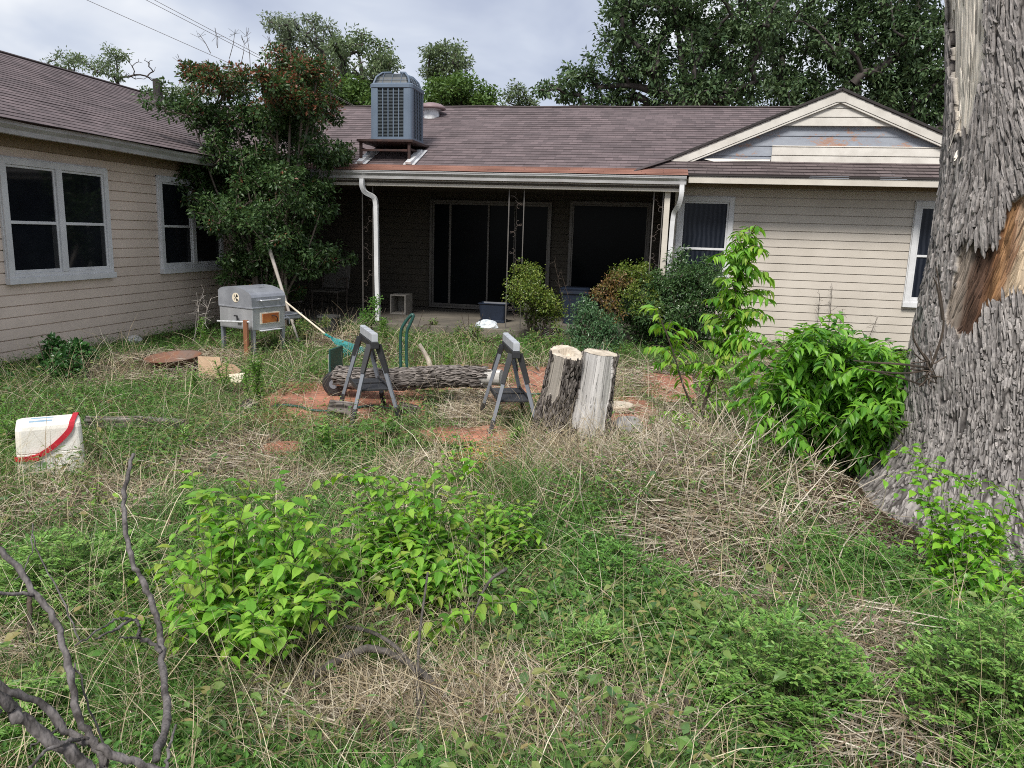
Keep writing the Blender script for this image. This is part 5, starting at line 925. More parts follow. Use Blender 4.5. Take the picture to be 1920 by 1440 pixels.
def myr_extra(t, tg, S):
    px_, py_ = proj(tg); top = tg[(py_ < 175+.35*(px_-380)*(px_ > 380)*.5) & (R.random(len(tg)) < .9)]
    g = Geo(); clumpleaves(g, top, .15, 36, .058, .032, droop=-.2); mid = tg[R.random(len(tg)) < .10]; clumpleaves(g, mid, .15, 12, .055, .03); g.build('new_growth', m_myrr, t)
    for x_, y_, x2, y2 in ((395, 100, 372, 62), (430, 110, 441, 55), (470, 140, 462, 60), (452, 120, 458, 75), (360, 160, 338, 110), (408, 90, 405, 60), (520, 120, 505, 70)): g = Geo(); g.tube([PY(x_, y_, Yc), PY((x_+x2)/2+2, (y_+y2)/2, Yc), PY(x2, y2, Yc)], [.006, .005, .003], 4); c = PY(x2, y2, Yc); [g.tube([c-UZ*.06, c-UZ*.06+rdir(1, .6)[0]*.13], .0025, 3) for _ in range(6)]; g.build('seed_twig', m_twigd, t)
tree('crape_myrtle', 'tall dark green crape myrtle with rusty red leaf tips, in front of the porch corner', bs, stems, lob, .165, 68, .066, .036, m_myr, bark=M_('myrtle_stem', (.19, .15, .12), (.10, .08, .065), sc=5, stretch=(3, 3, .6)), r0=.0055, ex=.36, seg=.3, extra=myr_extra, arch=.05, rmax=.035, k=5)
# shrubs along the porch
def shrub(name, label, cpx, Y, lobes, mat, rc, nl, ln, wd, T=T_DIA, z0=0., bark=None, droop=.1, extra=None, cat='shrub', flat=.9, r0=.004, group=None):
    c = PY(cpx, 700, Y); c[2] = z0; lb = L_at(lobes, Y); lb = [(q, V3(r[0], max(r[1]-.6, r[0]*.8), r[2]), n) for q, r, n in lb]
    st_ = [[c+V3(dx, dy, 0), c+V3(dx*2, dy*2, .22), c+V3(dx*3, dy*3, .42)] for dx, dy in ((-.05, 0), (.06, .03), (0, -.05))]
    return tree(name, label, c, st_, lb, rc, nl, ln, wd, mat, bark=bark or m_twigd, r0=r0, cat=cat, seg=.12, T=T, droop=droop, flat=flat, crown='foliage', trunkn='stem', arch=.05, rmax=.02, k=5, extra=extra, group=group)
shrub('boxwood_shrub', 'yellowish green rounded shrub in front of the porch iron post', 1000, 11.75, [(985, 520, 28, 24, 36), (1008, 548, 36, 32, 52), (975, 545, 20, 26, 20), (1030, 580, 26, 28, 34), (1000, 590, 34, 26, 30), (965, 515, 10, 14, 6)], m_box, .12, 44, .036, .022)
shrub('photinia_shrub', 'amber and copper leaved shrub beside the dark blue bin', 1150, 11.9, [(1140, 540, 22, 22, 18), (1160, 525, 22, 18, 14), (1150, 575, 24, 22, 16), (1120, 560, 10, 24, 6)], m_amber, .11, 30, .045, .022)
shrub('holly_shrub', 'olive green shrub leaning into the porch opening left of the white downspout', 1200, 12.0, [(1190, 510, 42, 16, 36), (1220, 530, 40, 22, 32), (1165, 522, 22, 14, 14), (1200, 565, 46, 32, 40)], m_box, .09, 48, .04, .02)
shrub('privet_shrub', 'large dark green shrub below the right wing window', 1290, 11.7, [(1255, 545, 50, 44, 70), (1310, 525, 48, 40, 66), (1235, 590, 56, 34, 56), (1320, 585, 52, 38, 56), (1275, 488, 12, 28, 9), (1280, 625, 70, 24, 46), (1345, 540, 24, 30, 18), (1195, 610, 34, 28, 26), (1200, 570, 30, 26, 22)], m_dshr, .14, 50, .06, .022, T=T_LAN)
shrub('nandina_shrub', 'small blue green shrub at the porch edge, left of the large dark one', 1110, 10.9, [(1110, 610, 38, 36, 52), (1095, 590, 20, 24, 18), (1140, 625, 28, 28, 26), (1080, 622, 20, 24, 16), (1110, 650, 46, 18, 26)], m_nand, .12, 40, .05, .02)
shrub('rose_bush', 'small green climbing weed at the foot of the left downspout', 700, 11.6, [(700, 590, 18, 30, 14), (715, 570, 10, 20, 6), (690, 610, 24, 14, 10)], m_forb, .07, 30, .04, .022)
shrub('porch_weed', 'low leafy weed patch at the left porch slab edge', 640, 11.5, [(630, 620, 40, 10, 16), (660, 605, 14, 14, 6)], m_forb, .07, 30, .04, .018)
for lab, x_, y_, Y_ in (('ragged weeds along the porch slab edge behind the green hand truck', 770, 640, 11.6), ('ragged weeds along the porch slab edge between the sawhorses', 880, 640, 11.55), ('ragged weeds along the porch slab edge under the yellowish shrub', 1030, 640, 11.4), ('weeds between the smoker grill and the dark flower pot', 590, 620, 11.0)):
    shrub('porch_weed', lab, x_, Y_, [(x_, y_-10, 30, 12, 14), (x_+25, y_-22, 10, 16, 6), (x_-28, y_-14, 10, 14, 5)], m_mixw, .06, 26, .05, .016, T=T_LAN, group='weeds along the porch slab')
shrub('ivy_clump', 'dark glossy leafy clump against the left wing wall', 100, 6.75, [(60, 690, 34, 24, 34), (100, 675, 30, 20, 30), (130, 690, 24, 18, 22), (50, 655, 14, 14, 6), (90, 710, 60, 12, 24), (30, 715, 30, 14, 14)], m_ivy, .09, 40, .06, .036, T=T_OVA)
shrub('rose_vine', 'pale leaved bramble between the brush pile and the old tree trunk', 1520, 5.2, [(1500, 850, 40, 40, 26), (1530, 890, 40, 36, 26), (1470, 880, 24, 30, 12), (1555, 920, 24, 20, 12), (1490, 930, 50, 14, 16)], m_nand, .07, 30, .034, .024)
shrub('dead_brush', 'pale grey dead brush heap below the sapling', 1290, 5.35, [(1280, 850, 90, 40, 14)], m_strawg, .12, 10, .03, .012, cat='brush pile')
# leafy stems: a stem with leaves in two ranks
def leafy(gL, gS, P, r, sp, ll, lw, T=T_OVA, start=.15, droop=.35, taper=.4, opp=False, yaw=None, spread=1.0):
    P = smoothp(P, 5) if len(P) > 2 else np.linspace(P[0], P[1], 8); seg = np.r_[0, np.cumsum(np.linalg.norm(np.diff(P, axis=0), axis=1))]; Ln = seg[-1]
    gS.tube(P, np.linspace(r, r*.35, len(P)), 5)
    s = np.arange(Ln*start, Ln, sp); s = np.r_[s, Ln]; n = len(s)
    if opp: s = np.repeat(s, 2); n *= 2
    Q = np.stack([np.interp(s, seg, P[:, i]) for i in range(3)], -1); T_ = nrm(np.stack([np.interp(s, seg, np.gradient(P[:, i])) for i in range(3)], -1))
    ph = R.uniform(0, 6.28) if yaw is None else yaw; side = nrm(np.cross(T_, V3(math.sin(ph)*.35, math.cos(ph)*.35, 1))); sg = np.where(np.arange(n) % 2, 1., -1.)[:, None]
    D = side*sg*spread + T_*.55 + rdir(n)*.28 - UZ*droop*R.uniform(.4, 1.4, n)[:, None]
    N = UZ*1.0+rdir(n)*.4+side*sg*.2
    f = 1-taper*np.abs((s/Ln)-.45)**1.4*1.8; f = np.clip(f, .35, 1.1)*R.uniform(.75, 1.2, n)
    leaves(gL, Q, D, N, ll*f, lw*f, T)
def seedling(name, label, base, shoots, mat, ll, lw, sp=.035, group=None, T=T_OVA, droop=.35, opp=False, r=.004, side=0, sl=.2, cat='seedling', smat=None):
    t = thing(name, label, cat, base, group); gL, gS = Geo(), Geo()
    for e in shoots:
        e = np.array(e, float); b0 = np.array(base)+V3(R.normal()*.03, R.normal()*.03, 0); m_ = b0*.5+e*.5+V3(*(R.normal(size=2)*.03), .04+.05*R.random())
        leafy(gL, gS, [b0, m_, e], r, sp, ll, lw, T, .25, droop, opp=opp)
        for k_ in range(side):
            f = R.uniform(.3, .9); p0 = b0*(1-f)**2+2*f*(1-f)*m_+f*f*e; d = rdir(1, .35)[0]; d[2] = abs(d[2])*.5; p1 = p0+nrm(d)*sl*R.uniform(.5, 1.2)
            leafy(gL, gS, [p0, (p0+p1)/2+V3(0, 0, .03), p1-V3(0, 0, .03)], r*.6, sp, ll*.92, lw*.92, T, .15, droop, opp=opp)
    gS.build('stem', smat or m_gstem, t); gL.build('foliage', mat, t); return t
def up(px_, py_, Y): return PY(px_, py_, Y)
def gb(x_, y_): p = G(x_, y_); p[2] = float(gz(p[0], p[1])); return p
def sh(pts, Y): return [PY(x_, y_, Y+dy) for x_, y_, dy in pts]
def near(label, b, pts, ll, lw, **k):
    b = gb(*b); return seedling(k.pop('name', 'hackberry_seedling'), label, b, [PY(x_, y_, b[1]+dy) for x_, y_, dy in pts], k.pop('mat', m_hack), ll, lw, group=k.pop('group', 'bright green seedlings in the foreground'), **k)
def region(n, poly, seed):
    r_ = np.random.default_rng(seed); o = []; xs = [p[0] for p in poly]; ys = [p[1] for p in poly]
    while len(o) < n:
        x_, y_ = r_.uniform(min(xs), max(xs)), r_.uniform(min(ys), max(ys))
        if inpoly(np.array([x_]), np.array([y_]), poly)[0]: o.append((x_, y_, (1060-y_)*.0026+r_.normal()*.05))
    return o
def tall(n, x0, x1, y0, y1, seed):
    r_ = np.random.default_rng(seed); return [(r_.uniform(x0, x1), r_.uniform(y0, y1), r_.uniform(.05, .35)) for _ in range(n)]
near('bright seedling with large leaves, left half of the big foreground clump', (470, 1245), region(44, [(325, 1000), (400, 960), (470, 950), (530, 870), (570, 950), (630, 985), (690, 1060), (650, 1160), (480, 1190), (330, 1180), (290, 1100)], 1)+tall(12, 340, 620, 870, 985, 11), .074, .043, side=4, sl=.17, sp=.040, droop=.22)
near('bright seedling with the densest fresh leaves, centre of the foreground clump', (790, 1165), region(46, [(590, 985), (720, 915), (800, 930), (880, 950), (905, 1030), (915, 1080), (850, 1110), (760, 1100), (620, 1130), (560, 1060)], 2)+tall(14, 640, 900, 865, 950, 12), .072, .041, side=4, sl=.17, sp=.036, droop=.22)
near('smaller seedling with a tall bare stem tip, right edge of the foreground clump', (925, 1075), region(16, [(860, 870), (905, 940), (960, 915), (1020, 945), (1010, 1010), (930, 1050), (880, 990)], 3), .058, .034, side=4, sl=.15, sp=.032, droop=.22)
near('drooping leafy branch reaching right at the foot of the centre seedling', (760, 1235), [(1005, 1125, .05), (960, 1130, .0), (900, 1150, -.05), (640, 1205, -.1), (700, 1215, -.1)], .080, .04, side=1, sl=.1, sp=.04, droop=.6)
near('low seedling with drooping leaflets at the left edge of the clump', (300, 1230), [(205, 1195, -.05), (255, 1150, 0), (300, 1140, .05), (235, 1210, -.1), (330, 1195, -.1)], .085, .045, side=1, sl=.12, sp=.04, droop=.7)
near('thin young seedling with lime leaves on the brick edge', (865, 925), [(855, 815, .1), (880, 820, .05), (830, 850, 0), (905, 850, .1), (870, 880, -.05)], .055, .04, side=1, sl=.1, mat=m_hackl, sp=.05)
near('tiny seedling right of the wood chips', (985, 930), [(975, 885, 0), (1000, 895, .05), (1035, 905, .1), (1045, 885, .1)], .055, .036, side=1, sl=.08, sp=.05)
near('small seedling with two pale shoots left of the big clump', (195, 960), [(185, 905, 0), (160, 930, .1), (240, 925, .05)], .06, .034, side=0, sp=.05)
# vine climbing at the foot of the trunk
near('bright vine climbing the foot of the old tree trunk', (1800, 1125), [(1725, 835, .45), (1715, 870, .4), (1760, 880, .3), (1800, 900, .2), (1740, 930, .25), (1850, 950, .1), (1810, 980, .0), (1890, 930, .05), (1900, 1000, -.1), (1760, 1000, .1), (1870, 1040, -.2), (1770, 1060, -.1), (1720, 985, .2), (1830, 890, .25), (1905, 1080, -.25), (1790, 1130, -.3), (1850, 1160, -.4), (1910, 900, .05), (1745, 1010, .1), (1840, 1010, -.05), (1880, 970, 0), (1800, 1030, 0), (1860, 1090, -.2), (1910, 1130, -.3), (1740, 1090, 0), (1780, 940, .15)], .066, .042, side=4, sl=.17, droop=.25, mat=m_hackl, name='climbing_vine', cat='vine', group='vines on the right', sp=.04)
# the big bright bush left of the trunk and the tall sapling
b = V3(1.36, 5.75, .0); t = thing('leafy_bush', 'big bright green bush with drooping leaflets beside the old tree trunk', 'bush', b); gL, gS = Geo(), Geo()
for i in range(105):
    x_ = R.uniform(1395, 1700); top = np.interp(x_, [1390, 1450, 1520, 1580, 1640, 1700], [690, 640, 625, 640, 655, 690]); y_ = top+(900-top)*R.random()**1.25*.92; yy = 5.75+R.uniform(-.75, .45)-(y_-700)*.0012
    e = PY(x_, y_, yy); f0 = b+V3(R.normal()*.08, R.normal()*.1, 0); m_ = f0*.45+e*.55+UZ*.22
    P = smoothp([f0, m_, e], 5); gS.tube(P, np.linspace(.009, .004, len(P)), 5)
    for k_ in range(4):
        q = P[int(len(P)*R.uniform(.55, 1.))-1]; d = rdir(1, .3)[0]; d[1] -= .35; d = nrm(d)*R.uniform(.22, .36); leafy(gL, gS, [q, q+d*.55+UZ*.04, q+d-UZ*.06], .003, 0.036, .092, .041, T_LAN, .2, .5, opp=True, taper=.3)
gS.build('stem', m_gstem, t); gL.build('foliage', m_hackb, t)
b = gb(1312, 838); t = thing('sapling', 'tall thin sapling with hanging lime green leaves in front of the right wing wall', 'sapling', b); gL, gS = Geo(), Geo()
main = smoothp([b, PY(1320, 760, 6.2), PY(1345, 690, 6.2), PY(1372, 600, 6.2), PY(1385, 500, 6.2), PY(1400, 450, 6.2), PY(1425, 428, 6.2)], 6); gS.tube(main, np.linspace(.014, .004, len(main)), 6)
m2 = smoothp([b, PY(1300, 770, 6.2), PY(1280, 720, 6.15), PY(1262, 660, 6.1), PY(1240, 600, 6.1)], 5); gS.tube(m2, np.linspace(.011, .004, len(m2)), 6)
for a_, tips, ll in ((main, [(1425, 428), (1445, 520), (1440, 560), (1340, 480), (1395, 470), (1350, 520), (1420, 580), (1405, 620), (1360, 570), (1330, 600), (1390, 540), (1445, 545), (1375, 640), (1340, 640), (1410, 500), (1355, 600), (1400, 590), (1430, 470), (1405, 430), (1370, 500), (1365, 545), (1425, 550), (1330, 560), (1410, 650), (1385, 670), (1345, 555), (1380, 580), (1400, 520), (1415, 600), (1360, 620), (1320, 640), (1390, 640), (1440, 590)], .105), (main, [(float(q_[0]+R.normal()*32), float(q_[1]+abs(R.normal())*12)) for q_ in np.stack(proj(main[12:-3]), -1) for _ in range(2)], .10), (m2, [(1215, 575), (1225, 610), (1265, 605), (1250, 650), (1280, 640), (1300, 620), (1215, 650), (1235, 680), (1300, 660), (1280, 690)], .11), (main[:14], [(1240, 770), (1260, 795), (1225, 780), (1340, 720), (1380, 730), (1300, 720), (1345, 770), (1390, 760), (1270, 740), (1290, 800), (1335, 810)], .07)):
    for x_, y_ in tips:
        e = PY(x_, y_, 6.2+R.uniform(-.25, .25)); q = a_[np.argmin(np.linalg.norm(a_-e, axis=1)+2*np.clip(a_[:, 2]-e[2]+.05, 0, 5))]; leafy(gL, gS, [q, (q+e)/2+UZ*.05, e], .0035, .034, ll, ll*.36, T_LAN, .1, .95, opp=True, taper=.25)
gS.build('stem', m_twigd, t); gL.build('foliage', m_hack, t)
# tall narrow leafy weeds
def weed(label, x_, y_, h_px, n=3, ll=.075, mat=m_fern):
    b = gb(x_, y_); t = thing('leafy_weed', label, 'weed', b, 'tall leafy weeds in the yard'); gL, gS = Geo(), Geo()
    hm = h_px*b[1]/FP*1.03
    for i in range(n):
        e = b+V3(R.normal()*.05*(n > 1), R.normal()*.05, hm*R.uniform(.75, 1.)); m_ = (b+e)/2+V3(R.normal()*.02, 0, 0); P = smoothp([b+V3(R.normal()*.03*(n > 1), 0, 0), m_, e], 6); gS.tube(P, np.linspace(.006, .003, len(P)), 5)
        k_ = int(hm/.0085); f = R.uniform(.12, 1, k_)**.8; Q = np.stack([np.interp(f, np.linspace(0, 1, len(P)), P[:, j_]) for j_ in range(3)], -1); az = R.uniform(0, 6.28, k_); D = np.stack([np.cos(az), np.sin(az), R.uniform(.1, 1.1, k_)], -1)
        leaves(gL, Q, D, UZ+rdir(k_)*.3, ll*(1.15-.5*f)*R.uniform(.7, 1.2, k_), ll*.19, T_LAN)
    gS.build('stem', m_gstem, t); gL.build('foliage', mat, t)
for lab, x_, y_, h_, n_ in (('tall bushy bright weed right of the cardboard pieces', 483, 775, 120, 6), ('tall pale weed in front of the cardboard flap', 420, 738, 75, 2), ('bright narrow weed left of the torn board', 365, 745, 60, 3), ('bright weed standing beyond the fallen log end', 365, 850, 62, 2), ('small bright weed on the left of the long log', 622, 715, 50, 2), ('weed with a star of leaves between the two sawhorses near the porch', 885, 690, 50, 2), ('narrow weed at the foot of the left sawhorse', 725, 830, 50, 2), ('leafy weed right of the foreground bricks', 610, 850, 60, 4), ('thin weed left of the smoker grill', 385, 655, 70, 2), ('weed tuft behind the long log near the broken stick', 838, 700, 55, 3), ('dark weed in front of the pet crate', 720, 640, 50, 4), ('weed clump left of the white cooler', 25, 850, 80, 6), ('weed tuft in front of the white cooler corner', 125, 930, 40, 3), ('weed at the foot of the upright logs', 965, 850, 55, 4)): weed(lab, x_, y_, h_, n_)
# feathery weed clumps
def fern(label, x_, y_, rpx, hpx, n, mat=m_fern, ll=.034):
    b = gb(x_, y_); t = thing('feathery_weed', label, 'weed', b, 'low feathery weed clumps'); gL, gS = Geo(), Geo(); s = np.linalg.norm(b-V3(0, 0, H))/FP; rm, hm = rpx*s, hpx*s*.95; sd = R.random()*50
    for i in range(int(n*.95)):
        a = R.uniform(0, 6.28); f = R.random()**.55; r_ = rm*f*(.6+.75*vn(np.array([[math.cos(a)*1.5+sd, math.sin(a)*1.5, 1.]]))[0]); top = b+V3(r_*math.cos(a), r_*math.sin(a)*.9, 0); top[2] = float(gz(top[0], top[1]))+hm*(1-.7*f*f)*R.uniform(.35, 1.1); p0 = b+V3(r_*.6*math.cos(a), r_*.55*math.sin(a), 0)
        L_ = .075+.055*R.random(); a2 = a+R.normal()*1.1; out = nrm(V3(math.cos(a2), math.sin(a2), R.uniform(.05, .9))); st_ = top-out*L_*.5; gS.tube([p0, (p0+st_)/2+UZ*.02, st_, st_+out*L_], .0013, 3, cap=False)
        m_ = 5; u = np.linspace(.2, 1, m_); sd_ = nrm(np.cross(out, UZ)); c = st_+out*L_*u[:, None]-UZ*(.22*L_*u**2)[:, None]; sz = ll*R.uniform(.7, 1.25)*(1.1-.55*u)
        for sgn in (-1, 1):
            D = nrm(sd_*sgn+out*.75+rdir(m_)*.25); leaves(gL, c, D, UZ+rdir(m_)*.45, sz, sz*.42, T_DIA); leaves(gL, c+D*sz[:, None]*.3, D+out*1.0, UZ+rdir(m_)*.5, sz*.65, sz*.30, T_DIA); leaves(gL, c+D*sz[:, None]*.3, D-out*.8, UZ+rdir(m_)*.5, sz*.55, sz*.26, T_DIA)
        leaves(gL, c[-1:], out[None], UZ+rdir(1)*.3, ll*.9, ll*.4, T_LAN)
    gS.build('stem', m_gstem, t); gL.build('foliage', mat, t)
for a in (('largest feathery weed clump in the right foreground, beside the straw mound', 1450, 1360, 135, 165, 330), ('feathery weed clump left of the largest one, near the bottom centre', 1105, 1300, 120, 110, 260), ('feathery weed clump at the lower right corner', 1870, 1420, 130, 190, 320), ('feathery weed clump above the largest one, right of the flattened straw', 1330, 1230, 120, 70, 170), ('low feathery weed clump between the straw mats near the old tree', 1650, 1110, 110, 70, 170, m_forb), ('feathery weed clump near the left edge below the dry grass', 130, 1130, 150, 110, 320), ('low weed clump behind the grey foreground branch at the left', 60, 1395, 110, 100, 200), ('feathery weed clump left of the centre seedling roots', 250, 1060, 90, 60, 150, m_forb), ('low feathery weeds in front of the flattened straw', 1160, 1130, 120, 70, 190, m_forb), ('dark feathery weeds right of the centre seedling', 1030, 1190, 90, 80, 150, m_forb), ('weed clump on the right edge below the vine', 1800, 1270, 90, 60, 120, m_forb), ('weed clump beside the right sawhorse', 700, 830, 90, 40, 130, m_forb)): fern(*a)
# dry tall weeds in front of the walls
def stalks(label, pts, mat=m_twigd, nm='dry_weed'):
    b = gb(*pts[0][0]); t = None; g = Geo()
    for (x_, y_), (x2, y2) in pts:
        p = gb(x_, y_); Y_ = p[1]; e = PY(x2, y2, Y_); P = smoothp([p, (p+e)/2+R.normal(size=3)*.03, e], 5); g.tube(P, np.linspace(.005, .0025, len(P)), 4)
        for f in np.linspace(.55, 1, 9):
            q = P[int(f*(len(P)-1))]
            for _ in range(2): d = rdir(1, .5)[0]; g.tube([q, q+d*R.uniform(.04, .13)], .002, 3, cap=False)
    tag(g.build(nm, mat, loc=b), label, 'weed', 'dry weed stalks against the walls')
stalks('dry brown weed stalks in front of the right wing wall', [((1605, 655), (1628, 505)), ((1545, 655), (1560, 535)), ((1536, 655), (1537, 553)), ((1560, 660), (1580, 580)), ((1620, 660), (1645, 595))])
stalks('dry seeding weed stalks against the left wing wall', [((365, 640), (382, 545)), ((372, 645), (395, 560)), ((360, 645), (370, 560))], m_handle)
stalks('two thin brown stalks in front of the dark blue bin', [((1080, 640), (1040, 490)), ((1095, 640), (1052, 510))])
# ------------------------------------------------------------------ grass, straw, litter
CF = math.atan2(fwd[0], fwd[1])
COOL = bpy.data.objects['foam_cooler'].location
def scatter(n, d0=1.35, d1=14, pw=-.75, half=.80):
    u = R.random(n); e = pw+1; d = (d0**e+(d1**e-d0**e)*u)**(1/e); a = CF+R.uniform(-half, half, n); x_, y_ = d*np.sin(a), d*np.cos(a)
    ok = (x_ > lx+.03) & ~((x_ > .2) & (y_ > 12.85)) & ~((y_ > 11.97) & (x_ < .3)) & (y_ < 12.95) & (np.hypot(x_-2.34, y_-5.12) > .86)
    ok &= (np.hypot(x_-COOL[0], y_-COOL[1]) > .25) & (np.hypot(x_+5.55, y_-7.85) > .25) & ~((np.hypot(x_+.72, y_-6.12) < .14) | (np.hypot(x_+.46, y_-6.06) < .15))
    return x_[ok], y_[ok], d[ok]
def fields(x_, y_):
    bare = field(x_, y_, E_BARE, .35); dry = field(x_, y_, E_DRY, .5); lush = field(x_, y_, E_LUSH, .5); nz_ = fbm(np.stack([x_*1.7, y_*1.7, x_*0+5], -1), 3)
    return bare, np.clip(dry*.95+(nz_-.42)*1.3*(1-lush*.7), 0, 1)*(1-.35*lush), lush
ph = lambda x_, y_: np.stack([x_, y_, gz(x_, y_)-.004], -1)
def wscale(d, w, k=.00055): return np.maximum(w, d*k)
def mk_grass(n, name, label, mat, prob, ln, wd, pit, bend, hmod=1):
    x_, y_, d = scatter(n); bare, dry, lush = fields(x_, y_); k_ = R.random(len(x_)) < prob(bare, dry, lush, x_, y_); x_, y_, d, dry, bare, lush = x_[k_], y_[k_], d[k_], dry[k_], bare[k_], lush[k_]; m_ = len(x_)
    tall = .35+1.35*vn(np.stack([x_*1.3, y_*1.3, x_*0+21], -1)); L_ = R.uniform(*ln, m_)*tall*np.clip((np.hypot(x_-2.0, y_-4.9)-.8)/.9, .22, 1); g = Geo(); az = R.uniform(0, 6.283, m_)
    strips(g, ph(x_, y_), az, R.uniform(*pit, m_), L_, wscale(d, R.uniform(*wd, m_)), R.uniform(*bend, m_), side=R.uniform(-.8, .8, m_))
    tag(g.build(name, mat), label, kind='stuff'); print(name, m_)
farok = lambda x_, y_: np.clip((9.5-np.hypot(x_, y_))/4+.45, .45, 1)
mk_grass(165000, 'green_grass', 'short green grass all over the yard', m_grass, lambda b, d, l, x_, y_: (1-b**1.5*.95)*np.clip(1.05-d*.9, .12, 1), (.05, .24), (.0032, .0065), (.7, 1.5), (-1.6, -.2))
mk_grass(150000, 'dry_grass', 'dry tan grass blades standing among the green', m_straw, lambda b, d, l, x_, y_: (1-b*.85)*np.clip(.15+d*.45, 0, .7)*(1-.65*l)*np.clip((.3-x_)/1.0, .32, 1), (.10, .40), (.0028, .0055), (.35, 1.5), (-1.7, -.1))
# matted flat straw: each bit lies nearly level, headings follow a slow swirl
x_, y_, d = scatter(230000, pw=-.9); bare, dry, lush = fields(x_, y_); k_ = R.random(len(x_)) < (np.clip(dry*1.0-.12, .035, .8)*(1-.7*bare)); x_, y_, d, dry = x_[k_], y_[k_], d[k_], dry[k_]; m_ = len(x_)
az = 6*fbm(np.stack([x_*.9, y_*.9, x_*0+2], -1), 2)+R.normal(size=m_)*.65+1.2; P = ph(x_, y_); lay = R.random(m_)**1.5; P[:, 2] += lay*.10*np.clip(dry, .1, 1)*np.clip((np.hypot(x_-2.34, y_-5.12)-.95)/.9, .08, 1)
g = Geo(); strips(g, P, az, R.normal(size=m_)*.17+.03, R.uniform(.07, .26, m_), wscale(d, R.uniform(.0028, .006, m_)), R.normal(size=m_)*.22, side=R.normal(size=m_)*.5)
tag(g.build('straw_mat', m_strawg), 'flattened mats of dead grey tan straw', kind='stuff'); print('straw', m_)
# long arching straws
x_, y_, d = scatter(27000, pw=-.7); bare, dry, lush = fields(x_, y_); k_ = (R.random(len(x_)) < (.32+.6*dry)*np.clip((.8-x_)/1.2, .4, 1)) & (np.hypot(x_-2, y_-4.9) > 1.5) & (d > 1.9) & (d < 10); x_, y_, d = x_[k_], y_[k_], d[k_]; m_ = len(x_)
g = Geo(); strips(g, ph(x_, y_), R.uniform(0, 6.283, m_), R.uniform(.25, 1.45, m_), R.uniform(.25, .62, m_), wscale(d, R.uniform(.002, .0034, m_), .0005), R.uniform(-1.3, .1, m_), seg=6, side=R.uniform(-.5, .5, m_)); tag(g.build('long_straw', m_straw), 'long pale arching straws', kind='stuff')
# broad leaved ground cover
x_, y_, d = scatter(60000); bare, dry, lush = fields(x_, y_); pt = vn(np.stack([x_*2.3, y_*2.3, x_*0+31], -1)); k_ = R.random(len(x_)) < np.clip(.10+.75*lush+.55*(pt > .55), 0, 1)*(1-.92*bare)*np.clip(1-dry*.85, .05, 1); x_, y_, d = x_[k_], y_[k_], d[k_]; m_ = len(x_); nl = 8
P = np.repeat(ph(x_, y_), nl, 0); hgt = np.repeat(R.uniform(.02, .15, m_)*(.5+vn(np.stack([x_*1.9, y_*1.9, x_*0+3], -1))), nl)*R.uniform(.25, 1.1, m_*nl); az = R.uniform(0, 6.283, m_*nl); P[:, 2] += hgt; rr_ = R.uniform(0, .055, m_*nl); P[:, 0] += rr_*np.cos(az); P[:, 1] += rr_*np.sin(az)
D = np.stack([np.cos(az), np.sin(az), R.uniform(-.3, .8, m_*nl)], -1); s_ = np.repeat(np.maximum(R.uniform(.014, .034, m_), d*.0026), nl)*R.uniform(.7, 1.25, m_*nl)
g = Geo(); leaves(g, P, D, UZ+rdir(m_*nl)*.45, s_, s_*R.choice([.32, .5, .65], m_*nl), T_DIA); tag(g.build('ground_cover', m_forb), 'low broad leaved ground cover', kind='stuff'); print('cover', m_)
# larger mixed weeds leaves: rosettes of broad leaves scattered unevenly
x_, y_, d = scatter(27000, pw=-.7); bare, dry, lush = fields(x_, y_); pt = fbm(np.stack([x_*1.4, y_*1.4, x_*0+61], -1), 3); k_ = (R.random(len(x_)) < np.clip((pt-.42)*3.2, 0, .8)*(1-bare)*(1-.6*dry)) & (d > 1.7); x_, y_, d = x_[k_], y_[k_], d[k_]; m_ = len(x_); nl = 7
P = np.repeat(ph(x_, y_), nl, 0); az = R.uniform(0, 6.283, m_*nl); rs = np.repeat(R.uniform(.5, 1.5, m_), nl); P[:, 2] += R.uniform(.02, .2, m_*nl)*rs*np.repeat(np.clip((np.hypot(x_-2.0, y_-4.9)-.8)/.9, .3, 1), nl); P[:, 0] += .03*rs*np.cos(az); P[:, 1] += .03*rs*np.sin(az); D = np.stack([np.cos(az), np.sin(az), R.uniform(-.35, .7, m_*nl)], -1); s_ = np.repeat(R.uniform(.026, .056, m_), nl)*R.uniform(.6, 1.2, m_*nl)
g = Geo(); leaves(g, P, D, UZ+rdir(m_*nl)*.5, s_, s_*np.repeat(R.choice([.2, .35, .6], m_), nl), T_LAN); tag(g.build('broad_weeds', m_mixw), 'mixed broad leaved weeds of many sizes', kind='stuff'); print('broad', m_)
# dead leaves, chips and twigs
x_, y_, d = scatter(14000); k_ = R.random(len(x_)) < .5; x_, y_, d = x_[k_], y_[k_], d[k_]; m_ = len(x_); P = ph(x_, y_); P[:, 2] += R.uniform(.01, .05, m_)
g = Geo(); leaves(g, P, np.stack([R.normal(size=m_), R.normal(size=m_), R.normal(size=m_)*.2], -1), UZ+rdir(m_)*.5, R.uniform(.02, .05, m_), R.uniform(.012, .03, m_), T_DIA); tag(g.build('leaf_litter', m_dead), 'scattered dead brown leaves', kind='stuff')
c = G(912, 868); m_ = 900; P = np.stack([c[0]+R.normal(size=m_)*.11, c[1]+R.normal(size=m_)*.16, np.zeros(m_)], -1); P[:, 2] = gz(P[:, 0], P[:, 1])+.02+R.random(m_)*.05
g = Geo(); leaves(g, P, np.stack([R.normal(size=m_)*1.5, R.normal(size=m_)*.6, R.normal(size=m_)*.2], -1), UZ+rdir(m_)*.5, R.uniform(.03, .09, m_), R.uniform(.008, .02, m_), T_DIA); tag(g.build('wood_chips', m_chip), 'heap of orange wood chips on the bricks', kind='stuff')
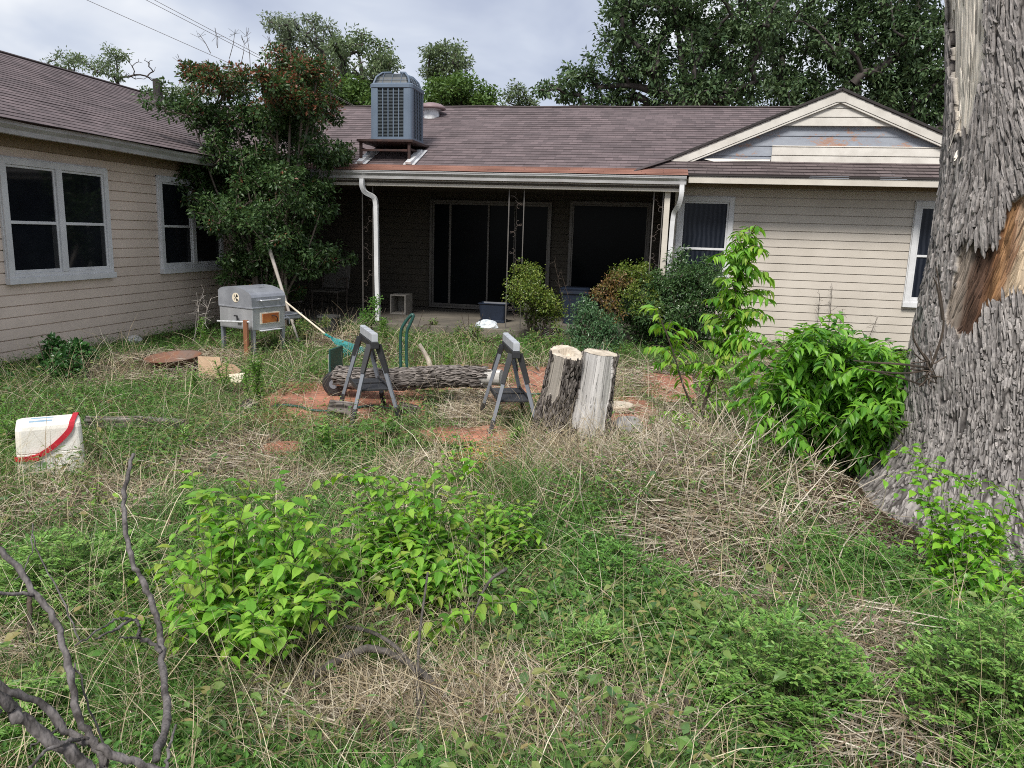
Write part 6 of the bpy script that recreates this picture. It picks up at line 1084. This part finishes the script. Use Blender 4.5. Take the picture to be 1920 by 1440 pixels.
g = Geo()
x_, y_, d = scatter(700, pw=-.6)
for a_, b_, d_ in zip(x_[:420], y_[:420], d[:420]):
    z_ = float(gz(a_, b_)); an = R.uniform(0, 6.28); L_ = R.uniform(.06, .25); dd = V3(math.cos(an), math.sin(an), R.uniform(-.05, .25))*L_; p = V3(a_, b_, z_+.02); g.tube([p, p+dd*.5+R.normal(size=3)*.015, p+dd], [max(.004, d_*.0006)]*2+[.002], 4, cap=False)
tag(g.build('twig_litter', m_twig), 'small dead twigs lying in the weeds', kind='stuff')
# brush pile of dead stems
g = Geo(); bc = V3(.25, 5.0, .0)
for i in range(1100):
    a_ = bc+V3(R.normal()*.55+.1, R.normal()*.55-.1, 0); a_[2] = gz(a_[0], a_[1]); dd = rdir(1, .55)[0]*R.uniform(.15, .45); g.tube(smoothp([a_, a_+dd*.5+R.normal(size=3)*.03, a_+dd+R.normal(size=3)*.04], 3), np.linspace(.0038, .0018, 7), 3, cap=False)
tag(g.build('dead_stems', m_strawg), 'tangle of grey dead stems in the brush below the sapling', kind='stuff')
# foreground dead branch at lower left
def at(x_, y_, dist): d_ = ray(x_, y_); return d_/np.linalg.norm(d_)*dist + V3(0, 0, H)
br = thing('dead_branch', 'bare grey forked dead branch lying in the lower left corner', 'branch', G(150, 1435)); g = Geo()
def limb(pts, r0, r1, kn=.12):
    P = smoothp([at(*p) for p in pts], 6); m_ = len(P); r = np.linspace(r0, r1, m_)*.64*(1+(kn+.3)*(vn(np.stack([np.arange(m_)*.75, np.zeros(m_)+r0*999, np.zeros(m_)], -1))-.4)); g.tube(P+R.normal(size=P.shape)*.0022, r, 9)
limb([(-60, 980, 2.0), (0, 1030, 2.02), (62, 1105, 2.02), (105, 1170, 2.0), (125, 1235, 1.98), (140, 1310, 1.96), (160, 1370, 1.95), (195, 1405, 1.95), (260, 1430, 1.96), (310, 1450, 1.98)], .0085, .0135)
limb([(65, 1112, 2.02), (30, 1114, 2.0), (-20, 1110, 1.98)], .006, .005)
limb([(-40, 1250, 1.9), (10, 1290, 1.92), (80, 1325, 1.95), (130, 1375, 1.95), (165, 1390, 1.95), (190, 1410, 1.96), (195, 1460, 1.97)], .011, .015)
limb([(-30, 1280, 1.85), (15, 1320, 1.88), (60, 1365, 1.9), (130, 1410, 1.92), (175, 1450, 1.93)], .015, .019)
limb([(0, 1332, 1.87), (-30, 1330, 1.86)], .008, .008)
limb([(55, 1440, 1.86), (90, 1405, 1.88), (140, 1388, 1.92), (170, 1385, 1.95)], .005, .006)
limb([(55, 1400, 1.93), (85, 1380, 1.93), (118, 1358, 1.95)], .003, .004)
limb([(140, 1240, 1.98), (170, 1330, 2.0), (200, 1420, 2.02)], .003, .0035)
limb([(250, 850, 2.72), (240, 890, 2.7), (232, 960, 2.65), (245, 1040, 2.6), (265, 1085, 2.55), (285, 1130, 2.52), (300, 1180, 2.5), (303, 1230, 2.45), (310, 1290, 2.35), (312, 1360, 2.25), (290, 1425, 2.15)], .0085, .0155, .35)
limb([(300, 1225, 2.45), (285, 1205, 2.45), (262, 1195, 2.43), (262, 1175, 2.42), (245, 1160, 2.4), (215, 1163, 2.37), (185, 1183, 2.33), (140, 1210, 2.28)], .009, .003, .4)
limb([(262, 1195, 2.43), (240, 1195, 2.42), (222, 1195, 2.4)], .005, .003)
limb([(245, 1160, 2.4), (215, 1180, 2.36), (178, 1197, 2.32)], .008, .003)
limb([(330, 1362, 2.2), (318, 1400, 2.15), (310, 1440, 2.1)], .004, .007)
limb([(60, 1000, 2.9), (75, 1045, 2.9), (110, 1110, 2.85), (150, 1200, 2.8)], .003, .004); limb([(64, 980, 2.95), (56, 1045, 2.9), (30, 1090, 2.9)], .003, .003)
g.build('limb', m_twig, br, smooth=True)
def gstick(name, label, pts, r0, r1, mat=m_twig, kn=.3, lift=.085):
    global g
    g = Geo(); P = smoothp([G(x_, y_)+V3(0, 0, lift*(1 if len(q) < 1 else q[0])) for x_, y_, *q in pts], 6); m_ = len(P); r = np.linspace(r0, r1, m_)*(1+kn*(vn(np.stack([np.arange(m_)*.5, np.zeros(m_)+r0*777, np.zeros(m_)], -1))-.4)); g.tube(P+R.normal(size=P.shape)*.0015, r, 8); return g
m_twigk = M_('dark_grey_twig', (.13, .115, .105), (.035, .03, .026), sc=30, rough=.9, bump=.6, bsc=90)
g0 = gstick('x', '', [(560, 1325, .8), (610, 1308, 1.4), (690, 1298, 2), (760, 1312, 1.8), (820, 1335, 1), (855, 1352, .4)], .014, .013); g = Geo()
for pts, a_, b_ in (([(645, 1272, 2.5), (700, 1290, 2.6), (750, 1310, 2.2), (785, 1345, 1.6), (800, 1375, .8), (818, 1390, .3)], .007, .009), ([(783, 1345, 1.6), (785, 1390, 1.2), (786, 1440, .6)], .007, .009), ([(800, 1270, 5), (786, 1310, 3), (782, 1345, 1.8)], .004, .006), ([(945, 1235, 4.5), (910, 1247, 4), (880, 1262, 2.5)], .007, .004)):
    P = smoothp([G(x_, y_)+V3(0, 0, .085*q) for x_, y_, q in pts], 5); g0.tube(P, np.linspace(a_, b_, len(P)), 6)
tag(g0.build('forked_stick', m_twigk, loc=G(720, 1330), smooth=True), 'forked grey stick lying on the straw at the bottom centre', 'stick')
tag(gstick('', '', [(10, 1420, .2), (30, 1380, .4), (62, 1345, .7)], .0, .0).build('x', m_twig) and gstick('', '', [(1000, 1430, .4), (1050, 1418, .8), (1105, 1400, .6)], .012, .010).build('fallen_stick', m_twig, loc=G(1050, 1420), smooth=True), 'short dark stick at the bottom right of the branch piece', 'stick'); bpy.data.objects.remove(bpy.data.objects['x'])
tag(gstick('', '', [(640, 1355, .5), (690, 1385, .6), (760, 1430, .5)], .014, .017, m_twigd).build('fallen_stick', m_twigd, loc=G(690, 1385), smooth=True), 'dark thick stick under the forked one at the bottom edge', 'stick')
tag(gstick('', '', [(1265, 1440, .2), (1276, 1415, 1), (1283, 1395, 2)], .014, .012, m_twigd).build('dark_stub', m_twigd, loc=G(1270, 1430), smooth=True), 'dark broken stub at the bottom edge, right of centre', 'stick')
tag(gstick('', '', [(58, 1262, .2), (60, 1225, 1.2), (65, 1200, 2.4)], .012, .008, m_twigd).build('dark_stub', m_twigd, loc=G(60, 1255), smooth=True), 'dark upright stub in the straw at the left edge', 'stick')
tag(gstick('', '', [(1010, 700, .5), (1000, 690, .8)], .01, .008).build('twig_end', m_twig, loc=G(1010, 700)), 'short twig end lying on the bricks', 'stick')
